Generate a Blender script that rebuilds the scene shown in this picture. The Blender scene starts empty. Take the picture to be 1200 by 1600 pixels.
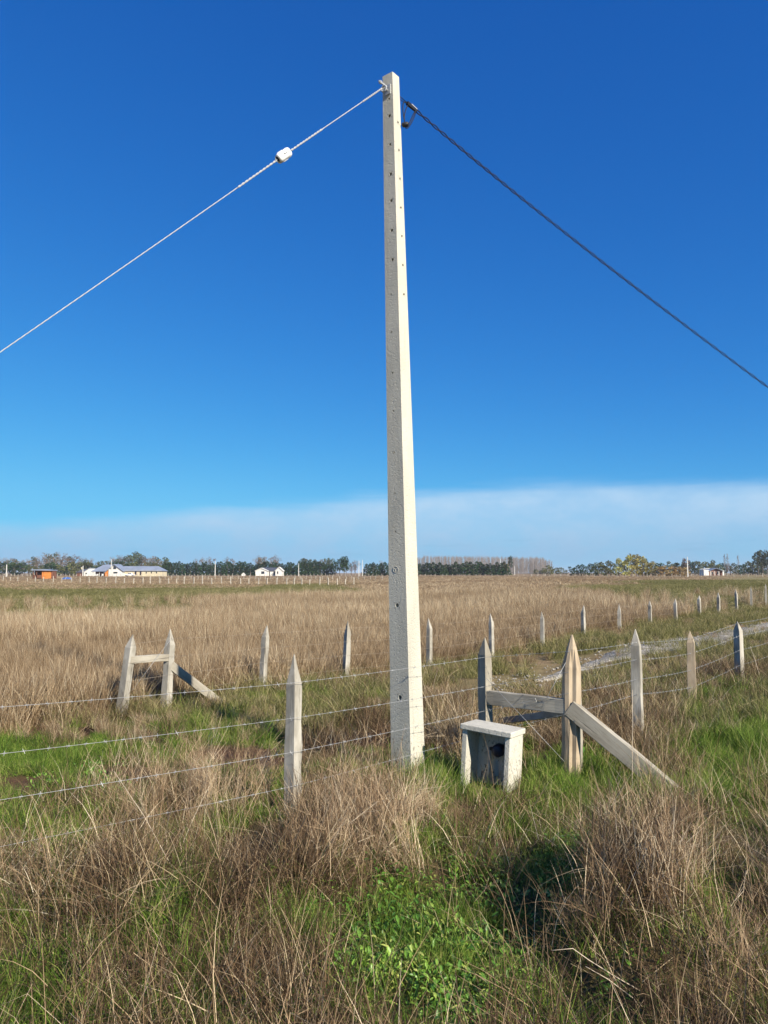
import bpy, bmesh, math, random
import numpy as np
from mathutils import Vector, Matrix, Quaternion

random.seed(7)
RNG = np.random.default_rng(11)
R = math.radians
S = bpy.context.scene
COL = S.collection

# ------------------------------------------------------------------ camera
EYE = 1.9
F = 1180.0                       # focal length in photo pixels (1200 x 1600)
PITCH = math.atan(95.0 / F)
cam_data = bpy.data.cameras.new("camera")
cam = bpy.data.objects.new("camera", cam_data)
COL.objects.link(cam)
cam.location = (0, 0, EYE)
cam.rotation_euler = (R(90) + PITCH, 0, 0)
cam_data.sensor_fit = 'VERTICAL'
cam_data.sensor_height = 36.0
cam_data.lens = 36.0 * F / 1600.0
cam_data.clip_start = 0.05
cam_data.clip_end = 30000
S.camera = cam

# ------------------------------------------------------------------ sun and sky
SUN_AZ = math.atan2(0.667, -0.745)       # clockwise from +Y
SUN_EL = R(30)
to_sun = Vector((math.sin(SUN_AZ) * math.cos(SUN_EL), math.cos(SUN_AZ) * math.cos(SUN_EL), math.sin(SUN_EL)))
sd = bpy.data.lights.new("sun", 'SUN')
sd.energy = 5.0
sd.angle = R(0.53)
sd.color = (1.0, 0.925, 0.79)
sun = bpy.data.objects.new("sun", sd)
COL.objects.link(sun)
sun.rotation_euler = to_sun.to_track_quat('Z', 'Y').to_euler()
sun.location = to_sun * 60

S.view_settings.view_transform = 'Standard'
S.view_settings.look = 'None'
S.view_settings.exposure = 0.76
S.view_settings.gamma = 1.0
S.view_settings.use_curve_mapping = False
S.render.engine = 'CYCLES'

W = bpy.data.worlds.new("World")
S.world = W
W.use_nodes = True


class NT:
    """small helper for node trees"""
    def __init__(self, tree):
        self.t = tree
        tree.nodes.clear()

    def n(self, typ, **kw):
        nd = self.t.nodes.new(typ)
        for k, v in kw.items():
            setattr(nd, k, v)
        return nd

    def l(self, a, b):
        self.t.links.new(a, b)

    def sock(self, nd, i, v):
        if hasattr(v, 'is_linked') or isinstance(v, bpy.types.NodeSocket):
            self.l(v, nd.inputs[i])
        else:
            nd.inputs[i].default_value = v

    def math(self, op, a, b=0.0, c=0.0, clamp=False):
        nd = self.n('ShaderNodeMath', operation=op)
        nd.use_clamp = clamp
        self.sock(nd, 0, a)
        self.sock(nd, 1, b)
        if op in ('MULTIPLY_ADD', 'COMPARE', 'SMOOTH_MIN'):
            self.sock(nd, 2, c)
        return nd.outputs[0]

    def smooth(self, x, a, b, lo=0.0, hi=1.0):
        nd = self.n('ShaderNodeMapRange')
        nd.interpolation_type = 'SMOOTHSTEP'
        self.sock(nd, 0, x)
        self.sock(nd, 1, a)
        self.sock(nd, 2, b)
        self.sock(nd, 3, lo)
        self.sock(nd, 4, hi)
        return nd.outputs[0]

    def mix(self, f, a, b, mode='MIX'):
        nd = self.n('ShaderNodeMix', data_type='RGBA', blend_type=mode)
        self.sock(nd, 0, f)
        self.sock(nd, 6, a if not isinstance(a, tuple) else (*a[:3], 1))
        self.sock(nd, 7, b if not isinstance(b, tuple) else (*b[:3], 1))
        return nd.outputs[2]

    def noise(self, vec=None, scale=5.0, detail=4.0, rough=0.55, dim='3D'):
        nd = self.n('ShaderNodeTexNoise', noise_dimensions=dim)
        nd.inputs['Scale'].default_value = scale
        nd.inputs['Detail'].default_value = detail
        nd.inputs['Roughness'].default_value = rough
        if vec is not None:
            self.l(vec, nd.inputs['Vector'])
        return nd.outputs[0]

    def mapping(self, vec, scale=(1, 1, 1), loc=(0, 0, 0)):
        nd = self.n('ShaderNodeMapping')
        nd.inputs['Scale'].default_value = scale
        nd.inputs['Location'].default_value = loc
        self.l(vec, nd.inputs['Vector'])
        return nd.outputs[0]

    def ramp(self, x, stops):
        nd = self.n('ShaderNodeValToRGB')
        cr = nd.color_ramp
        while len(cr.elements) > 1:
            cr.elements.remove(cr.elements[-1])
        cr.elements[0].position = stops[0][0]
        cr.elements[0].color = (*stops[0][1], 1)
        for p, c in stops[1:]:
            e = cr.elements.new(p)
            e.color = (*c, 1)
        self.sock(nd, 0, x)
        return nd.outputs[0]


def build_world():
    t = NT(W.node_tree)
    sky = t.n('ShaderNodeTexSky', sky_type='NISHITA')
    sky.sun_disc = False
    sky.sun_elevation = SUN_EL
    sky.sun_rotation = SUN_AZ
    sky.altitude = 2500.0
    sky.air_density = 1.0
    sky.dust_density = 0.0
    sky.ozone_density = 6.0
    # the clear, very deep blue of the photograph: steeper red, flatter blue
    sc = t.n('ShaderNodeSeparateColor')
    t.l(sky.outputs[0], sc.inputs[0])
    cc = t.n('ShaderNodeCombineColor')
    for i, (k, e) in enumerate(SKY_RESP):
        v = t.math('MULTIPLY', t.math('POWER', sc.outputs[i], e), k)
        t.l(t.math('SMOOTH_MIN', v, SKY_TOP[i], 0.6 * SKY_TOP[i]), cc.inputs[i])
    # a low bank of pale haze cloud lying all round the horizon, its top uneven
    tc = t.n('ShaderNodeTexCoord')
    d = tc.outputs['Generated']
    sx = t.n('ShaderNodeSeparateXYZ')
    t.l(d, sx.inputs[0])
    el = t.math('MULTIPLY', t.math('ARCSINE', sx.outputs[2]), 180 / math.pi)
    az = t.math('ARCTAN2', sx.outputs[0], sx.outputs[1])
    top = t.math('MULTIPLY_ADD', t.math('COSINE', t.math('MULTIPLY', t.math('SUBTRACT', az, R(16)), 3.0)), 1.95, 4.45)
    nz = t.noise(t.mapping(d, (6, 6, 60)), 1.0, 5, 0.6)
    nz2 = t.noise(t.mapping(d, (14, 14, 26)), 1.0, 4, 0.6)
    rel = t.math('SUBTRACT', el, top)                      # degrees above the bank's top
    rel = t.math('ADD', rel, t.math('MULTIPLY', t.math('SUBTRACT', nz, 0.5), 1.5))
    edge = t.smooth(rel, 0.75, -1.1)
    low = t.smooth(el, 6.0, 0.0)
    ccol = t.mix(low, CLOUD_HI, CLOUD_LO)
    amount = t.math('MULTIPLY', edge, t.smooth(nz2, 0.25, 0.75, 0.62, 1.0))
    amount = t.math('MULTIPLY', amount, CLOUD_AMT)
    # faint darker wisps inside the bank
    wn = t.noise(t.mapping(d, (9, 9, 75), (3.1, 0.4, 2.2)), 1.0, 3, 0.5)
    wisp = t.math('MULTIPLY', t.smooth(wn, 0.60, 0.72), t.math('MULTIPLY', t.smooth(el, 0.8, 1.5), t.smooth(el, 3.0, 2.0)))
    ccol = t.mix(t.math('MULTIPLY', wisp, 0.25), ccol, CLOUD_WISP)
    colr = t.mix(amount, cc.outputs[0], ccol)
    bg = t.n('ShaderNodeBackground')
    bg.inputs['Strength'].default_value = SKY_STR
    t.l(colr, bg.inputs['Color'])
    out = t.n('ShaderNodeOutputWorld')
    t.l(bg.outputs[0], out.inputs[0])


SKY_TOP = (0.95, 3.5, 5.6)
SKY_RESP = ((0.205, 1.40), (0.715, 0.92), (1.74, 0.57))
SKY_STR = 0.101
CLOUD_AMT = 0.9
CLOUD_HI = (2.95, 4.15, 5.35)
CLOUD_LO = (1.75, 2.9, 4.3)
CLOUD_WISP = (1.2, 2.1, 3.3)
build_world()


# ------------------------------------------------------------------ pixel <-> world
CP, SP = math.cos(PITCH), math.sin(PITCH)


def ray(px, py):
    a = (px - 600) / F
    b = (800 - py) / F
    return Vector((a, CP - b * SP, SP + b * CP))


def at(px, py, Y):
    """point on the pixel's ray at the distance Y in front of the camera"""
    d = ray(px, py)
    t = Y / d.y
    return Vector((0, 0, EYE)) + d * t


def gnd(px, py, z=0.0):
    d = ray(px, py)
    t = (z - EYE) / d.z
    return Vector((0, 0, EYE)) + d * t


def proj(x, y, z):
    zc = z - EYE
    dep = y * CP + zc * SP
    up = -y * SP + zc * CP
    return 600 + F * x / dep, 800 - F * up / dep


def sstep(a, b, x):
    t = np.clip((np.asarray(x, float) - a) / (b - a), 0, 1)
    return t * t * (3 - 2 * t)


FP = Vector((at(671, 965, 15.0).x, 15.0))           # far fence: a point and its direction
FD = Vector((0.853, 1.0)).normalized()
FN = Vector((-FD.y, FD.x))


def fence_side(x, y):
    return (x - FP.x) * FN.x + (y - FP.y) * FN.y


def gauss(x, y, cx, cy, r):
    return np.exp(-((x - cx) ** 2 + (y - cy) ** 2) / (r * r))


BUMPS = []


def g(x, y):
    """height of the ground"""
    x = np.asarray(x, float)
    y = np.asarray(y, float)
    z = 0.22 * sstep(2.6, 6.0, x) * sstep(6, 10, y) + 0.22 * sstep(8, 18, x) * sstep(10, 22, y)
    near = sstep(60, 20, np.hypot(x, y))
    z = z + near * (0.030 * np.sin(1.7 * x + 0.6 * y + 0.4) * np.sin(1.3 * y - 0.5 * x + 1.0)
                    + 0.018 * np.sin(4.1 * x - 1.3 * y) * np.sin(3.6 * y + 1.1 * x + 2))
    z = z + 0.25 * sstep(40, 160, np.hypot(x, y)) * np.sin(x * 0.013 + 0.4) * np.sin(y * 0.011 + 1)
    z = z + 0.08 * gauss(x, y, -2.1, 11.6, 1.6)
    for cx, cy, r, h in BUMPS:
        z = z + h * gauss(x, y, cx, cy, r)
    return z


def gz(x, y):
    return float(g(x, y))


# tussocks that stand a little higher and hollows between them (photo pixel, radius m, height m)
for px, py, r, h in [(565, 1345, .42, .20), (230, 1440, .5, .09), (1020, 1480, .5, .30), (760, 1345, .25, .10),
                     (970, 1400, .4, .18), (412, 1345, .20, -.18), (790, 1350, .2, -.18), (835, 1470, .3, -.22),
                     (1165, 1380, .35, -.18), (60, 1410, .4, .04), (905, 1570, .22, -.2), (60, 1470, .25, -.15), (1260, 1450, .4, .25)]:
    p = gnd(px, py)
    BUMPS.append((p.x, p.y, r, h))


# ------------------------------------------------------------------ object helpers
def link(o, parent=None):
    COL.objects.link(o)
    if parent is not None:
        o.parent = parent
    return o


def tag(o, label=None, cat=None, group=None, kind=None):
    if label:
        o['label'] = label
    if cat:
        o['category'] = cat
    if group:
        o['group'] = group
    if kind:
        o['kind'] = kind
    return o


def empty(name, loc, rz=0.0):
    o = bpy.data.objects.new(name, None)
    o.empty_display_size = 0.2
    o.location = loc
    o.rotation_euler = (0, 0, rz)
    return link(o)


class MB:
    """collects shapes and builds one mesh object"""
    def __init__(self):
        self.v = []
        self.f = []
        self.smooth = False

    def add(self, verts, faces):
        o = len(self.v)
        self.v += [tuple(p) for p in verts]
        self.f += [tuple(i + o for i in f) for f in faces]
        return self

    def box(self, x0, x1, y0, y1, z0, z1):
        vs = [(x0, y0, z0), (x1, y0, z0), (x1, y1, z0), (x0, y1, z0), (x0, y0, z1), (x1, y0, z1), (x1, y1, z1), (x0, y1, z1)]
        return self.add(vs, [(0, 3, 2, 1), (4, 5, 6, 7), (0, 1, 5, 4), (1, 2, 6, 5), (2, 3, 7, 6), (3, 0, 4, 7)])

    def prism(self, pts, y0, y1):
        """polygon in xz (counter-clockwise seen from -y) pushed from y0 to y1"""
        n = len(pts)
        vs = [(x, y0, z) for x, z in pts] + [(x, y1, z) for x, z in pts]
        fs = [tuple(range(n)), tuple(range(2 * n - 1, n - 1, -1))]
        fs += [(i, n + i, n + (i + 1) % n, (i + 1) % n) for i in range(n)]
        return self.add(vs, fs)

    def tube(self, pts, rad, n=6, caps=True):
        pts = [Vector(p) for p in pts]
        rr = rad if isinstance(rad, (list, tuple)) else [rad] * len(pts)
        vs, fs = [], []
        up = None
        for i, p in enumerate(pts):
            d = (pts[min(i + 1, len(pts) - 1)] - pts[max(i - 1, 0)])
            d = d.normalized() if d.length > 1e-9 else Vector((0, 0, 1))
            if up is None:
                up = Vector((0, 0, 1)) if abs(d.z) < 0.9 else Vector((1, 0, 0))
            a = d.cross(up)
            if a.length < 1e-6:
                a = d.orthogonal()
            a.normalize()
            b = a.cross(d).normalized()
            up = b
            for k in range(n):
                w = 2 * math.pi * k / n
                vs.append(p + (a * math.cos(w) + b * math.sin(w)) * rr[i])
        for i in range(len(pts) - 1):
            for k in range(n):
                k2 = (k + 1) % n
                fs.append((i * n + k, i * n + k2, (i + 1) * n + k2, (i + 1) * n + k))
        if caps:
            fs.append(tuple(range(n - 1, -1, -1)))
            fs.append(tuple((len(pts) - 1) * n + k for k in range(n)))
        return self.add(vs, fs)

    def mesh(self, name, mat=None, smooth=False):
        me = bpy.data.meshes.new(name)
        me.from_pydata(self.v, [], self.f)
        if smooth or self.smooth:
            me.polygons.foreach_set('use_smooth', [True] * len(me.polygons))
        me.update()
        if mat:
            me.materials.append(mat)
        return me

    def build(self, name, mat, parent=None, smooth=False):
        return link(bpy.data.objects.new(name, self.mesh(name, mat, smooth)), parent)


def bevel(o, w=0.004, seg=2):
    m = o.modifiers.new("bevel", 'BEVEL')
    m.width = w
    m.segments = seg
    m.limit_method = 'ANGLE'
    return o


# ------------------------------------------------------------------ materials
def new_mat(name):
    m = bpy.data.materials.new(name)
    m.use_nodes = True
    return m, NT(m.node_tree)


def finish(t, color, rough=0.8, bump=None, bstr=0.5, bdist=0.01, spec=0.3, metallic=0.0):
    p = t.n('ShaderNodeBsdfPrincipled')
    t.sock(p, 'Base Color', color if not isinstance(color, tuple) else (*color, 1))
    t.sock(p, 'Roughness', rough)
    p.inputs['Specular IOR Level'].default_value = spec
    p.inputs['Metallic'].default_value = metallic
    if bump is not None:
        b = t.n('ShaderNodeBump')
        b.inputs['Strength'].default_value = bstr
        b.inputs['Distance'].default_value = bdist
        t.l(bump, b.inputs['Height'])
        t.l(b.outputs[0], p.inputs['Normal'])
    o = t.n('ShaderNodeOutputMaterial')
    t.l(p.outputs[0], o.inputs[0])


def mat_plain(name, col, rough=0.7, var=0.25, scale=4.0, spec=0.3, metallic=0.0):
    m, t = new_mat(name)
    tc = t.n('ShaderNodeTexCoord').outputs['Object']
    nz = t.noise(tc, scale, 5, 0.6)
    c = t.mix(t.smooth(nz, 0.3, 0.7), tuple(v * (1 - var) for v in col), tuple(min(1, v * (1 + var)) for v in col))
    finish(t, c, rough, nz, 0.15, 0.01, spec, metallic)
    return m


def mat_concrete(name, base, speck=0.4, bdist=0.012, stain=0.0, GRAIN=24):
    m, t = new_mat(name)
    tc = t.n('ShaderNodeTexCoord').outputs['Object']
    big = t.noise(t.mapping(tc, (3, 3, 0.9)), 1.2, 5, 0.6)
    mid = t.noise(tc, GRAIN, 6, 0.75)
    fine = t.noise(tc, 120, 4, 0.7)
    vo = t.n('ShaderNodeTexVoronoi')
    vo.inputs['Scale'].default_value = 34
    t.l(tc, vo.inputs['Vector'])
    c = t.mix(t.smooth(big, 0.3, 0.72), tuple(v * 0.82 for v in base), base)
    c = t.mix(t.math('MULTIPLY', t.smooth(mid, 0.58, 0.70), speck), c, tuple(v * 0.62 for v in base))
    c = t.mix(t.smooth(fine, 0.62, 0.75, 0, 0.35), c, tuple(v * 0.45 for v in base))
    st = t.noise(t.mapping(tc, (22, 22, 0.45)), 1.0, 4, 0.6)
    c = t.mix(t.smooth(st, 0.55, 0.72, 0, 0.30), c, tuple(v * 0.55 for v in base))
    if stain:
        sx = t.n('ShaderNodeSeparateXYZ')
        t.l(tc, sx.inputs[0])
        lowz = t.smooth(sx.outputs[2], 0.75, 0.0)
        sp = t.smooth(t.noise(t.mapping(tc, (1, 1, 0.6)), 38, 3, 0.6), 0.60, 0.66)
        sp = t.math('MULTIPLY', sp, t.math('MULTIPLY', lowz, stain))
        c = t.mix(sp, c, (0.05, 0.05, 0.045))
        mos = t.math('MULTIPLY', t.smooth(t.noise(tc, 7, 5, 0.7), 0.45, 0.7), t.math('MULTIPLY', t.smooth(sx.outputs[2], 0.45, 0.0), 0.6))
        c = t.mix(mos, c, (0.20, 0.19, 0.12))
    pit = t.smooth(vo.outputs[0], 0.0, 0.35)
    h = t.math('ADD', t.math('MULTIPLY', mid, 0.9), t.math('ADD', t.math('MULTIPLY', fine, 0.35), t.math('MULTIPLY', pit, 0.35)))
    finish(t, c, 0.9, h, 0.9, bdist, 0.2)
    return m


def mat_wood(name, a, b, dark=(0.10, 0.085, 0.065), grain=34.0, cracks=0.75):
    m, t = new_mat(name)
    tc = t.n('ShaderNodeTexCoord').outputs['Object']
    rnd = t.n('ShaderNodeObjectInfo').outputs['Random']
    cx = t.n('ShaderNodeCombineXYZ')
    t.l(t.math('MULTIPLY', rnd, 37.0), cx.inputs[0])
    t.l(t.math('MULTIPLY', rnd, 11.0), cx.inputs[2])
    va = t.n('ShaderNodeVectorMath', operation='ADD')
    t.l(tc, va.inputs[0])
    t.l(cx.outputs[0], va.inputs[1])
    v = va.outputs[0]
    gr = t.noise(t.mapping(v, (grain, grain, 1.3)), 1.0, 6, 0.65)
    gr2 = t.noise(t.mapping(v, (grain * 3.2, grain * 3.2, 3.0)), 1.0, 4, 0.6)
    blot = t.noise(t.mapping(v, (5, 5, 2.2)), 1.0, 4, 0.6)
    c = t.mix(t.smooth(blot, 0.32, 0.70), a, b)
    c = t.mix(t.smooth(gr2, 0.52, 0.75, 0, 0.45), c, tuple(x * 0.6 for x in a))
    cr = t.smooth(gr, 0.60, 0.68)
    c = t.mix(t.math('MULTIPLY', cr, cracks), c, dark)
    h = t.math('SUBTRACT', t.math('MULTIPLY', gr2, 0.5), cr)
    finish(t, c, 0.85, h, 0.7, 0.006, 0.2)
    return m


def mat_metal(name, col, rough=0.45, metallic=0.85):
    m, t = new_mat(name)
    tc = t.n('ShaderNodeTexCoord').outputs['Object']
    nz = t.noise(tc, 60, 3, 0.6)
    c = t.mix(t.smooth(nz, 0.35, 0.7), tuple(v * 0.75 for v in col), col)
    finish(t, c, rough, None, metallic=metallic, spec=0.5)
    return m


def mat_blades(name, stops, transl=0.3, rough=0.65, spec=0.15):
    """blades, leaves: colour by the 'tone' of each blade and the tint of each tuft"""
    m, t = new_mat(name)
    at_ = t.n('ShaderNodeAttribute', attribute_name='tone')
    ti = t.n('ShaderNodeAttribute', attribute_name='tint', attribute_type='INSTANCER')
    tone = t.math('ADD', at_.outputs['Fac'], t.math('MULTIPLY', t.math('SUBTRACT', ti.outputs['Fac'], 0.5), 0.7))
    c = t.ramp(t.math('ADD', tone, 0.0, clamp=True), stops)
    p = t.n('ShaderNodeBsdfPrincipled')
    t.l(c, p.inputs['Base Color'])
    p.inputs['Roughness'].default_value = rough
    p.inputs['Specular IOR Level'].default_value = spec
    tr = t.n('ShaderNodeBsdfTranslucent')
    t.l(c, tr.inputs['Color'])
    mx = t.n('ShaderNodeMixShader')
    mx.inputs[0].default_value = transl
    t.l(p.outputs[0], mx.inputs[1])
    t.l(tr.outputs[0], mx.inputs[2])
    o = t.n('ShaderNodeOutputMaterial')
    t.l(mx.outputs[0], o.inputs[0])
    return m


def mat_ground():
    m, t = new_mat("ground_soil")
    tc = t.n('ShaderNodeTexCoord').outputs['Object']
    cov = t.n('ShaderNodeAttribute', attribute_name='cover')
    sp = t.n('ShaderNodeSeparateColor')
    t.l(cov.outputs['Color'], sp.inputs[0])
    n1 = t.noise(tc, 3.0, 6, 0.65)
    n2 = t.noise(tc, 26.0, 5, 0.7)
    n3 = t.noise(t.mapping(tc, (0.05, 0.16, 1)), 1.0, 5, 0.6)
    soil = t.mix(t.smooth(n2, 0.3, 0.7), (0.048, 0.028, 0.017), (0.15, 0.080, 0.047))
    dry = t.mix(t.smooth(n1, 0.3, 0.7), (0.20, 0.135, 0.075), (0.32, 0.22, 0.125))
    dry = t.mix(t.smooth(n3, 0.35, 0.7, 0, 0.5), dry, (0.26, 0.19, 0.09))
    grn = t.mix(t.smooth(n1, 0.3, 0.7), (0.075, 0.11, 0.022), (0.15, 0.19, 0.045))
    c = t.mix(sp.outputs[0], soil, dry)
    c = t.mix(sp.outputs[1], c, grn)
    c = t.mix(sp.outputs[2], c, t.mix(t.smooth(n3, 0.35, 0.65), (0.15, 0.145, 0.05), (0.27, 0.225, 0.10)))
    finish(t, c, 0.95, t.math('ADD', n2, n1), 0.6, 0.02, 0.1)
    return m


def mat_gravel():
    m, t = new_mat("gravel")
    tc = t.n('ShaderNodeTexCoord').outputs['Object']
    vo = t.n('ShaderNodeTexVoronoi')
    vo.inputs['Scale'].default_value = 22
    t.l(tc, vo.inputs['Vector'])
    n1 = t.noise(tc, 1.6, 5, 0.65)
    c = t.ramp(vo.outputs[1], [(0.0, (0.15, 0.132, 0.105)), (0.6, (0.31, 0.28, 0.23)), (1.0, (0.52, 0.48, 0.41))])
    c = t.mix(t.smooth(n1, 0.50, 0.68, 0, 0.85), c, (0.16, 0.13, 0.06))
    finish(t, c, 0.95, t.math('SUBTRACT', 1.0, vo.outputs[0]), 0.8, 0.02, 0.1)
    return m


M = {}
M['pole'] = mat_concrete("pole_concrete", (0.57, 0.54, 0.445), 0.9, 0.012, 0.95, 46)
M['boxc'] = mat_concrete("box_concrete", (0.58, 0.55, 0.465), 0.6, 0.008, 1.0)
M['wood'] = mat_wood("weathered_wood", (0.25, 0.225, 0.18), (0.46, 0.43, 0.365))
M['wood_grey'] = mat_wood("grey_sawn_wood", (0.25, 0.22, 0.17), (0.40, 0.365, 0.295), grain=46)
M['wood_warm'] = mat_wood("split_log_wood", (0.31, 0.235, 0.155), (0.46, 0.37, 0.26), grain=26, cracks=0.95)
M['steel'] = mat_metal("galvanised_wire", (0.52, 0.52, 0.50), 0.55, 0.5)
M['rusty'] = mat_plain("rusty_wire", (0.36, 0.30, 0.23), 0.7, 0.3, 30)
M['guy'] = mat_plain("pale_cable", (0.40, 0.41, 0.42), 0.5, 0.1, 40)
M['porcelain'] = mat_plain("white_porcelain", (0.80, 0.80, 0.78), 0.25, 0.06, 20, spec=0.5)
M['black'] = mat_plain("black_rubber", (0.012, 0.012, 0.016), 0.55, 0.2, 30)
M['cable'] = mat_plain("dark_cable_sheath", (0.014, 0.006, 0.009), 0.75, 0.2, 30)
M['dark'] = mat_plain("dark_plastic", (0.02, 0.018, 0.02), 0.5, 0.3, 20)
M['bluecap'] = mat_plain("dark_blue_plastic", (0.016, 0.018, 0.035), 0.4, 0.2, 20)
M['ground'] = mat_ground()
M['gravel'] = mat_gravel()
M['stone'] = mat_plain("pale_stone", (0.30, 0.275, 0.235), 0.9, 0.35, 9)
M['post_far'] = mat_plain("pale_post_wood", (0.40, 0.36, 0.29), 0.85, 0.2, 3)
M['dry'] = mat_blades("dry_brown_grass", [(0.0, (0.045, 0.026, 0.014)), (0.35, (0.175, 0.11, 0.058)), (0.66, (0.39, 0.275, 0.16)), (0.86, (0.62, 0.49, 0.31)), (1.0, (0.78, 0.67, 0.47))], 0.14)
M['straw'] = mat_blades("straw_stalks", [(0.0, (0.14, 0.088, 0.042)), (0.5, (0.36, 0.26, 0.14)), (1.0, (0.62, 0.50, 0.32))], 0.12)
M['field'] = mat_blades("tall_field_grass", [(0.0, (0.17, 0.112, 0.06)), (0.4, (0.36, 0.255, 0.148)), (0.8, (0.55, 0.425, 0.27)), (1.0, (0.72, 0.60, 0.41))], 0.28)
M['green'] = mat_blades("green_grass", [(0.0, (0.035, 0.07, 0.012)), (0.45, (0.125, 0.215, 0.028)), (0.8, (0.24, 0.33, 0.05)), (1.0, (0.40, 0.40, 0.13))], 0.3)
M['pasture'] = mat_blades("olive_pasture", [(0.0, (0.10, 0.105, 0.032)), (0.5, (0.215, 0.20, 0.07)), (1.0, (0.42, 0.36, 0.18))], 0.3)
M['leaf'] = mat_blades("broad_leaves", [(0.0, (0.03, 0.085, 0.014)), (0.45, (0.10, 0.23, 0.026)), (0.85, (0.24, 0.40, 0.055)), (1.0, (0.42, 0.46, 0.11))], 0.25, 0.42, 0.4)
M['twig'] = mat_blades("brown_brush", [(0.0, (0.055, 0.032, 0.018)), (0.4, (0.19, 0.12, 0.068)), (0.75, (0.42, 0.30, 0.18)), (1.0, (0.66, 0.54, 0.37))], 0.1)
M['stalk'] = mat_plain("dead_stalk", (0.50, 0.41, 0.30), 0.8, 0.25, 12)


# ------------------------------------------------------------------ where things grow (by the place's position in the photo)
def ell(px, py, lst):
    w = np.zeros_like(px)
    for cx, cy, rx, ry, a in lst:
        w = np.maximum(w, a * np.exp(-(((px - cx) / rx) ** 2 + ((py - cy) / ry) ** 2)))
    return w


def vnoise(x, y, s, seed=0):
    """cheap smooth noise 0..1"""
    r = np.random.default_rng(seed)
    v = np.zeros_like(x)
    tot = 0
    for o in range(4):
        f = s * 1.9 ** o
        a = r.uniform(0, 6.28, 6)
        k = 0.75 ** o
        v += k * (np.sin(f * x * math.cos(a[0]) + f * y * math.sin(a[0]) + a[1])
                  + np.sin(f * x * math.cos(a[2]) + f * y * math.sin(a[2]) + a[3])
                  + np.sin(f * x * math.cos(a[4]) + f * y * math.sin(a[4]) + a[5])) / 3
        tot += k
    return np.clip(0.5 + 0.9 * v / tot, 0, 1)


GREEN = [(150, 1185, 330, 62, 1.1), (340, 1140, 230, 36, 1.1), (330, 1225, 160, 40, 1.0), (520, 1085, 130, 32, 1.1), (890, 1240, 80, 58, 1.1),
         (1160, 1150, 100, 85, 1.15), (1130, 1110, 110, 40, 1.0), (700, 1245, 90, 26, 0.9), (800, 1070, 90, 22, 0.7),
         (480, 1470, 60, 50, 0.9), (690, 1500, 150, 90, 1.0), (60, 1560, 120, 70, 0.55), (330, 1550, 90, 60, 0.55), (1180, 1570, 50, 50, 0.8),
         (830, 1450, 90, 60, 0.75), (1050, 1180, 60, 30, .6), (640, 1218, 120, 20, .9), (20, 1440, 50, 40, .8), (1120, 1250, 70, 30, .8), (920, 1350, 50, 22, .7)]
DRY = [(560, 1370, 130, 80, 1.0), (600, 1310, 160, 45, 0.85), (300, 1365, 170, 40, 0.8), (230, 1420, 230, 90, 0.95),
       (980, 1450, 170, 130, 1.0), (1110, 1330, 140, 45, 0.9), (1010, 1180, 60, 60, 0.8), (700, 1160, 40, 50, 1.0),
       (490, 1290, 70, 28, 0.75), (560, 1205, 50, 18, 0.4), (760, 1352, 110, 42, 0.8), (60, 1410, 130, 45, 0.85), (1260, 1440, 70, 90, 1.0),
       (450, 1560, 160, 60, 0.8), (150, 1540, 140, 70, 0.6), (1060, 1560, 140, 70, 0.8), (950, 1110, 60, 30, 0.8),
       (1050, 1110, 60, 30, 0.8), (850, 1130, 40, 25, 0.5), (940, 1330, 120, 40, .7), (40, 1120, 60, 15, .9),
       (700, 1100, 50, 30, .9), (760, 1190, 40, 30, .4)]
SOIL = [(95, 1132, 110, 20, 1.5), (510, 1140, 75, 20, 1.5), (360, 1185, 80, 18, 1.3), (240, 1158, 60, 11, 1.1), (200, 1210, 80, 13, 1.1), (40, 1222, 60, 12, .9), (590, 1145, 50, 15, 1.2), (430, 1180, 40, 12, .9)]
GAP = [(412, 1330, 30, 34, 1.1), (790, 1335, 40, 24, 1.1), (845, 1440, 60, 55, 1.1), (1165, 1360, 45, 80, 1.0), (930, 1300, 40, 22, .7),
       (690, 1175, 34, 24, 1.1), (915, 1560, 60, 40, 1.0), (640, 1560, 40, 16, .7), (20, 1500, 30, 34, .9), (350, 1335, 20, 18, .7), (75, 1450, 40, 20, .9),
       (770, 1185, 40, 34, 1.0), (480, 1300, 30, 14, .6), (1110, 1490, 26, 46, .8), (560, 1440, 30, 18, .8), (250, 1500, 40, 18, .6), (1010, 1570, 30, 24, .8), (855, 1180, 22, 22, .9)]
LEAF = [(680, 1510, 110, 75, 1.0), (550, 1415, 28, 30, 1.0), (840, 1440, 60, 55, 0.6), (690, 1300, 30, 40, 0.6), (720, 1590, 90, 30, 1.0),
        (960, 1560, 40, 30, 0.4), (745, 1400, 40, 40, .7), (900, 1345, 30, 16, .7), (470, 1440, 50, 24, .5), (620, 1430, 40, 50, .5),
        (160, 1235, 40, 20, .5), (930, 1215, 24, 14, .5)]
TWIG = [(1260, 1440, 70, 80, 1.0), (1010, 1460, 110, 90, 1.0), (570, 1350, 110, 60, 1.0), (760, 1335, 60, 30, .5), (1120, 1345, 90, 40, .6), (900, 1420, 60, 60, .7),
        (320, 1280, 120, 40, .5), (1120, 1540, 80, 60, .6), (650, 1300, 60, 40, .6)]
FGREEN = [(30, 952, 360, 36, 1.0), (300, 932, 210, 16, 1.0), (470, 923, 120, 10, .9), (1060, 936, 140, 34, 1.0), (1190, 930, 150, 34, .95), (930, 924, 80, 12, .85)]


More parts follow.
